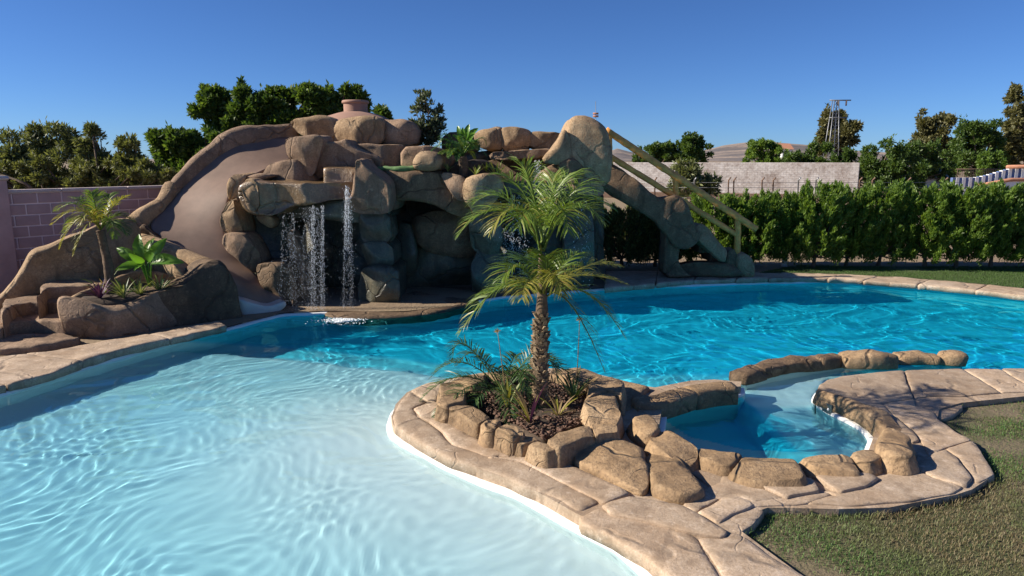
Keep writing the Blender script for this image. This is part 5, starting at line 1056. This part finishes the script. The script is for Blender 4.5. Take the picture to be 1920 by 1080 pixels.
for k, (nm, lab, cat, bxs, Y, bp, mt, lf, nl, shp) in enumerate([
 ('round_tree', 'round green tree top just above the handrail', 'tree', [(1175, 1270, 276, 325), (1210, 1268, 264, 315)], 70, 1225, 'tree', .5, 3000, 'round'),
 ('round_tree', 'taller rounded green tree next to the hills gap', 'tree', [(1258, 1335, 262, 325), (1272, 1322, 250, 300)], 70, 1297, 'tree', .5, 3200, 'round'),
 ('round_tree', 'rounded bright green tree behind the middle of the old wall', 'tree', [(1385, 1480, 266, 325), (1400, 1462, 260, 300)], 80, 1432, 'hedge', .5, 3000, 'round'),
 ('broadleaf_tree', 'dark spreading tree at the end of the old wall under the lattice mast', 'tree', [(1440, 1540, 280, 335), (1490, 1625, 268, 345)], 62, 1545, 'tree', .45, 4200, 'round'),
 ('pine_tree', 'conical pine behind the lattice mast', 'tree', [(1518, 1610, 225, 305), (1535, 1592, 196, 270)], 95, 1565, 'pine', .75, 4200, 'round'),
 ('broadleaf_tree', 'dark bushy tree just past the old wall end', 'tree', [(1590, 1700, 264, 368), (1630, 1740, 285, 372)], 60, 1645, 'tree', .45, 4200, 'round'),
 ('pine_tree', 'broad olive green pine between the dark trees', 'tree', [(1700, 1790, 206, 335), (1680, 1800, 255, 335), (1715, 1780, 200, 270)], 85, 1748, 'pine', .7, 5200, 'round'),
 ('broadleaf_tree', 'dark tree below the broad pine', 'tree', [(1670, 1765, 262, 352), (1700, 1800, 295, 352)], 66, 1712, 'tree', .45, 3600, 'round'),
 ('broadleaf_tree', 'spreading dark tree behind the striped terrace', 'tree', [(1770, 1900, 226, 332), (1760, 1850, 270, 340), (1800, 1880, 224, 280)], 72, 1835, 'tree', .5, 4600, 'round'),
 ('pine_tree', 'tall ragged pine rising over the striped terrace', 'tree', [(1870, 1980, 175, 310), (1885, 1950, 150, 230), (1860, 1990, 235, 330)], 74, 1915, 'pine', .65, 5600, 'round'),
 ('bush', 'low light green bush beside the terrace railing', 'bush', [(1825, 1890, 286, 335)], 56, 1857, 'hedge', .35, 2600, 'round'),
]): tree(nm, lab, cat, bxs, Y, bp, mt, lf * .56, int(nl * 4.2), 200 + k * 5, size=.22, nc=30, trunk=.2, w=.45, group=BT, shape=shp, dy=.7)
# terrace with blue and white stripes, its railing, and small white buildings
te = empty('striped_terrace', at(1860, 350, 46), 'white terrace wall with blue and white stripes and a clay edge', 'terrace')
a = at(1785, 330, 46); c = at(1990, 330, 46); n_ = 34
for i in range(n_):
    f = i / n_; x_ = a.x + (c.x - a.x) * (i + .5) / n_; zt_ = at(1785, 333, 46).z + (at(1900, 314, 46).z - at(1785, 333, 46).z) * float(sstep(.15, .6, f)); zb = at(1785, 353, 46).z
    box('stripe', (x_, 46, (zt_ + zb) / 2), ((c.x - a.x) / n_ - .004, .3 if i % 2 else .26, zt_ - zb), M['white'] if i % 2 else M['blue'], te)
box('wall_body', ((a.x + c.x) / 2, 46.02, at(1785, 353, 46).z / 2), (c.x - a.x, .4, at(1785, 353, 46).z), M['white'], te)
p0, p1 = at(1835, 348, 45), at(1895, 337, 45); p2 = at(1990, 337, 45)
tube('clay_edge', [p0, p1, p2], .12, M['terracotta'], te, M=8); tube('clay_edge', [at(1888, 313, 45.6), at(1990, 311, 45.6)], .12, M['terracotta'], te, M=8)
box('gable_wall', (at(1920, 350, 45.1).x, 45.1, at(1900, 341, 45).z / 2), (p2.x - p1.x, .2, at(1900, 341, 45).z), M['white'], te)
rl = empty('terrace_railing', at(1840, 330, 47), 'dark iron railing along the top of the striped terrace', 'railing')
for i in range(24): p = at(1795 + i * 3.4, 331, 47); tube('bar', [p, at(1795 + i * 3.4, 317, 47)], .018, M['rust'], rl, M=5)
tube('top_rail', [at(1793, 317, 47), at(1876, 317, 47)], .03, M['rust'], rl, M=6)
def house(nm, lab, x0, x1, y0, y1, Y, roof):
    a, c = at(x0, y1, Y), at(x1, y0, Y); t = empty(nm, ((a.x + c.x) / 2, Y, 0), lab, 'building'); box('wall_body', ((a.x + c.x) / 2, Y + 2, c.z / 2), (c.x - a.x, 4, c.z), M['white'], t)
    V = [(a.x - .2, Y - .3, c.z + .02), (c.x + .2, Y - .3, c.z + .02), (c.x + .2, Y + 4.3, c.z + .02), (a.x - .2, Y + 4.3, c.z + .02), (a.x - .2, Y + 2, c.z + 1.1), (c.x + .2, Y + 2, c.z + 1.1)]
    mk('roof', V, [(0, 1, 5, 4), (2, 3, 4, 5), (1, 2, 5), (3, 0, 4), (3, 2, 1, 0)], M[roof], t, smooth=False)
    for i in range(3): x_ = a.x + (c.x - a.x) * (i + .5) / 3; box('window', (x_, Y - .01, c.z - .9), ((c.x - a.x) / 9, .06, .8), M['plate'], t)
house('white_house', 'small white house half hidden behind the dark trees', 1724, 1774, 333, 342, 66, 'cap')
house('brick_house', 'terracotta roofed house far behind the old wall', 1466, 1486, 280, 300, 130, 'terracotta')
py_ = empty('lattice_mast', at(1560, 360, 80), 'grey steel lattice power mast with a cross arm', 'mast'); b0 = at(1557, 300, 80); b0.z = 0; tp_ = at(1567, 188, 80)
for sx in (-1, 1):
    for sy in (-1, 1): tube('leg', [b0 + Vector((sx * .75, sy * .75, 0)), tp_ + Vector((sx * .25, sy * .25, 0))], .05, M['metal'], py_, M=5)
for i in range(14):
    f0, f1 = i / 14, (i + 1) / 14; w0, w1 = .75 - .5 * f0, .75 - .5 * f1
    for s in (-1, 1): tube('brace', [b0.lerp(tp_, f0) + Vector((-s * w0, -w0, 0)), b0.lerp(tp_, f1) + Vector((s * w1, -w1, 0))], .028, M['metal'], py_, M=4)
for z_, l_ in ((0, 1.7), (-1.9, 1.4)): arm = tube('cross_arm', [tp_ + Vector((-l_ * .4, 0, z_)), tp_ + Vector((l_, 0, z_))], .07, M['metal'], py_, M=5)
for s in (.3, 1.2): tube('insulator', [tp_ + Vector((s, 0, 0)), tp_ + Vector((s, 0, -.6))], .09, M['rust'], arm, M=6)
an = empty('antenna_mast', at(1117, 300, 300), 'thin red and white antenna mast on the skyline', 'mast'); apole = tube('pole', [at(1117, 300, 300), at(1117, 190, 300)], .12, M['metal'], an, M=5)
for y_ in (213, 218): tube('platform', [at(1112, y_, 300), at(1122, y_, 300)], .45, M['terracotta'], apole, M=6)
# low hills
xs = np.linspace(-2600, 2600, 260); ys = np.linspace(900, 3200, 60); X, Y_ = np.meshgrid(xs, ys)
pxs = 960 + FPX * CT * X / Y_ / 1.0
prof = np.interp(pxs, [-600, 0, 300, 800, 1100, 1150, 1172, 1200, 1260, 1300, 1340, 1380, 1415, 1440, 1500, 1560, 1700, 1920, 2500], [6, 8, 10, 10, 14, 46, 34, 24, 26, 32, 46, 50, 58, 50, 44, 30, 18, 14, 8])
env = np.exp(-((Y_ - 2300) / 650.) ** 2); Pn = np.stack([X.ravel(), Y_.ravel(), X.ravel() * 0], 1)
Zh = (prof * env * 1.0 + 12 * fbm(Pn, .003, 3).reshape(X.shape) * env - 4)
V = np.stack([X, Y_, Zh], -1).reshape(-1, 3); I = np.arange(V.shape[0]).reshape(X.shape)
tag(mk('hills', V, np.stack([I[:-1, :-1], I[:-1, 1:], I[1:, 1:], I[1:, :-1]], -1).reshape(-1, 4), M['hill']), kind='structure')
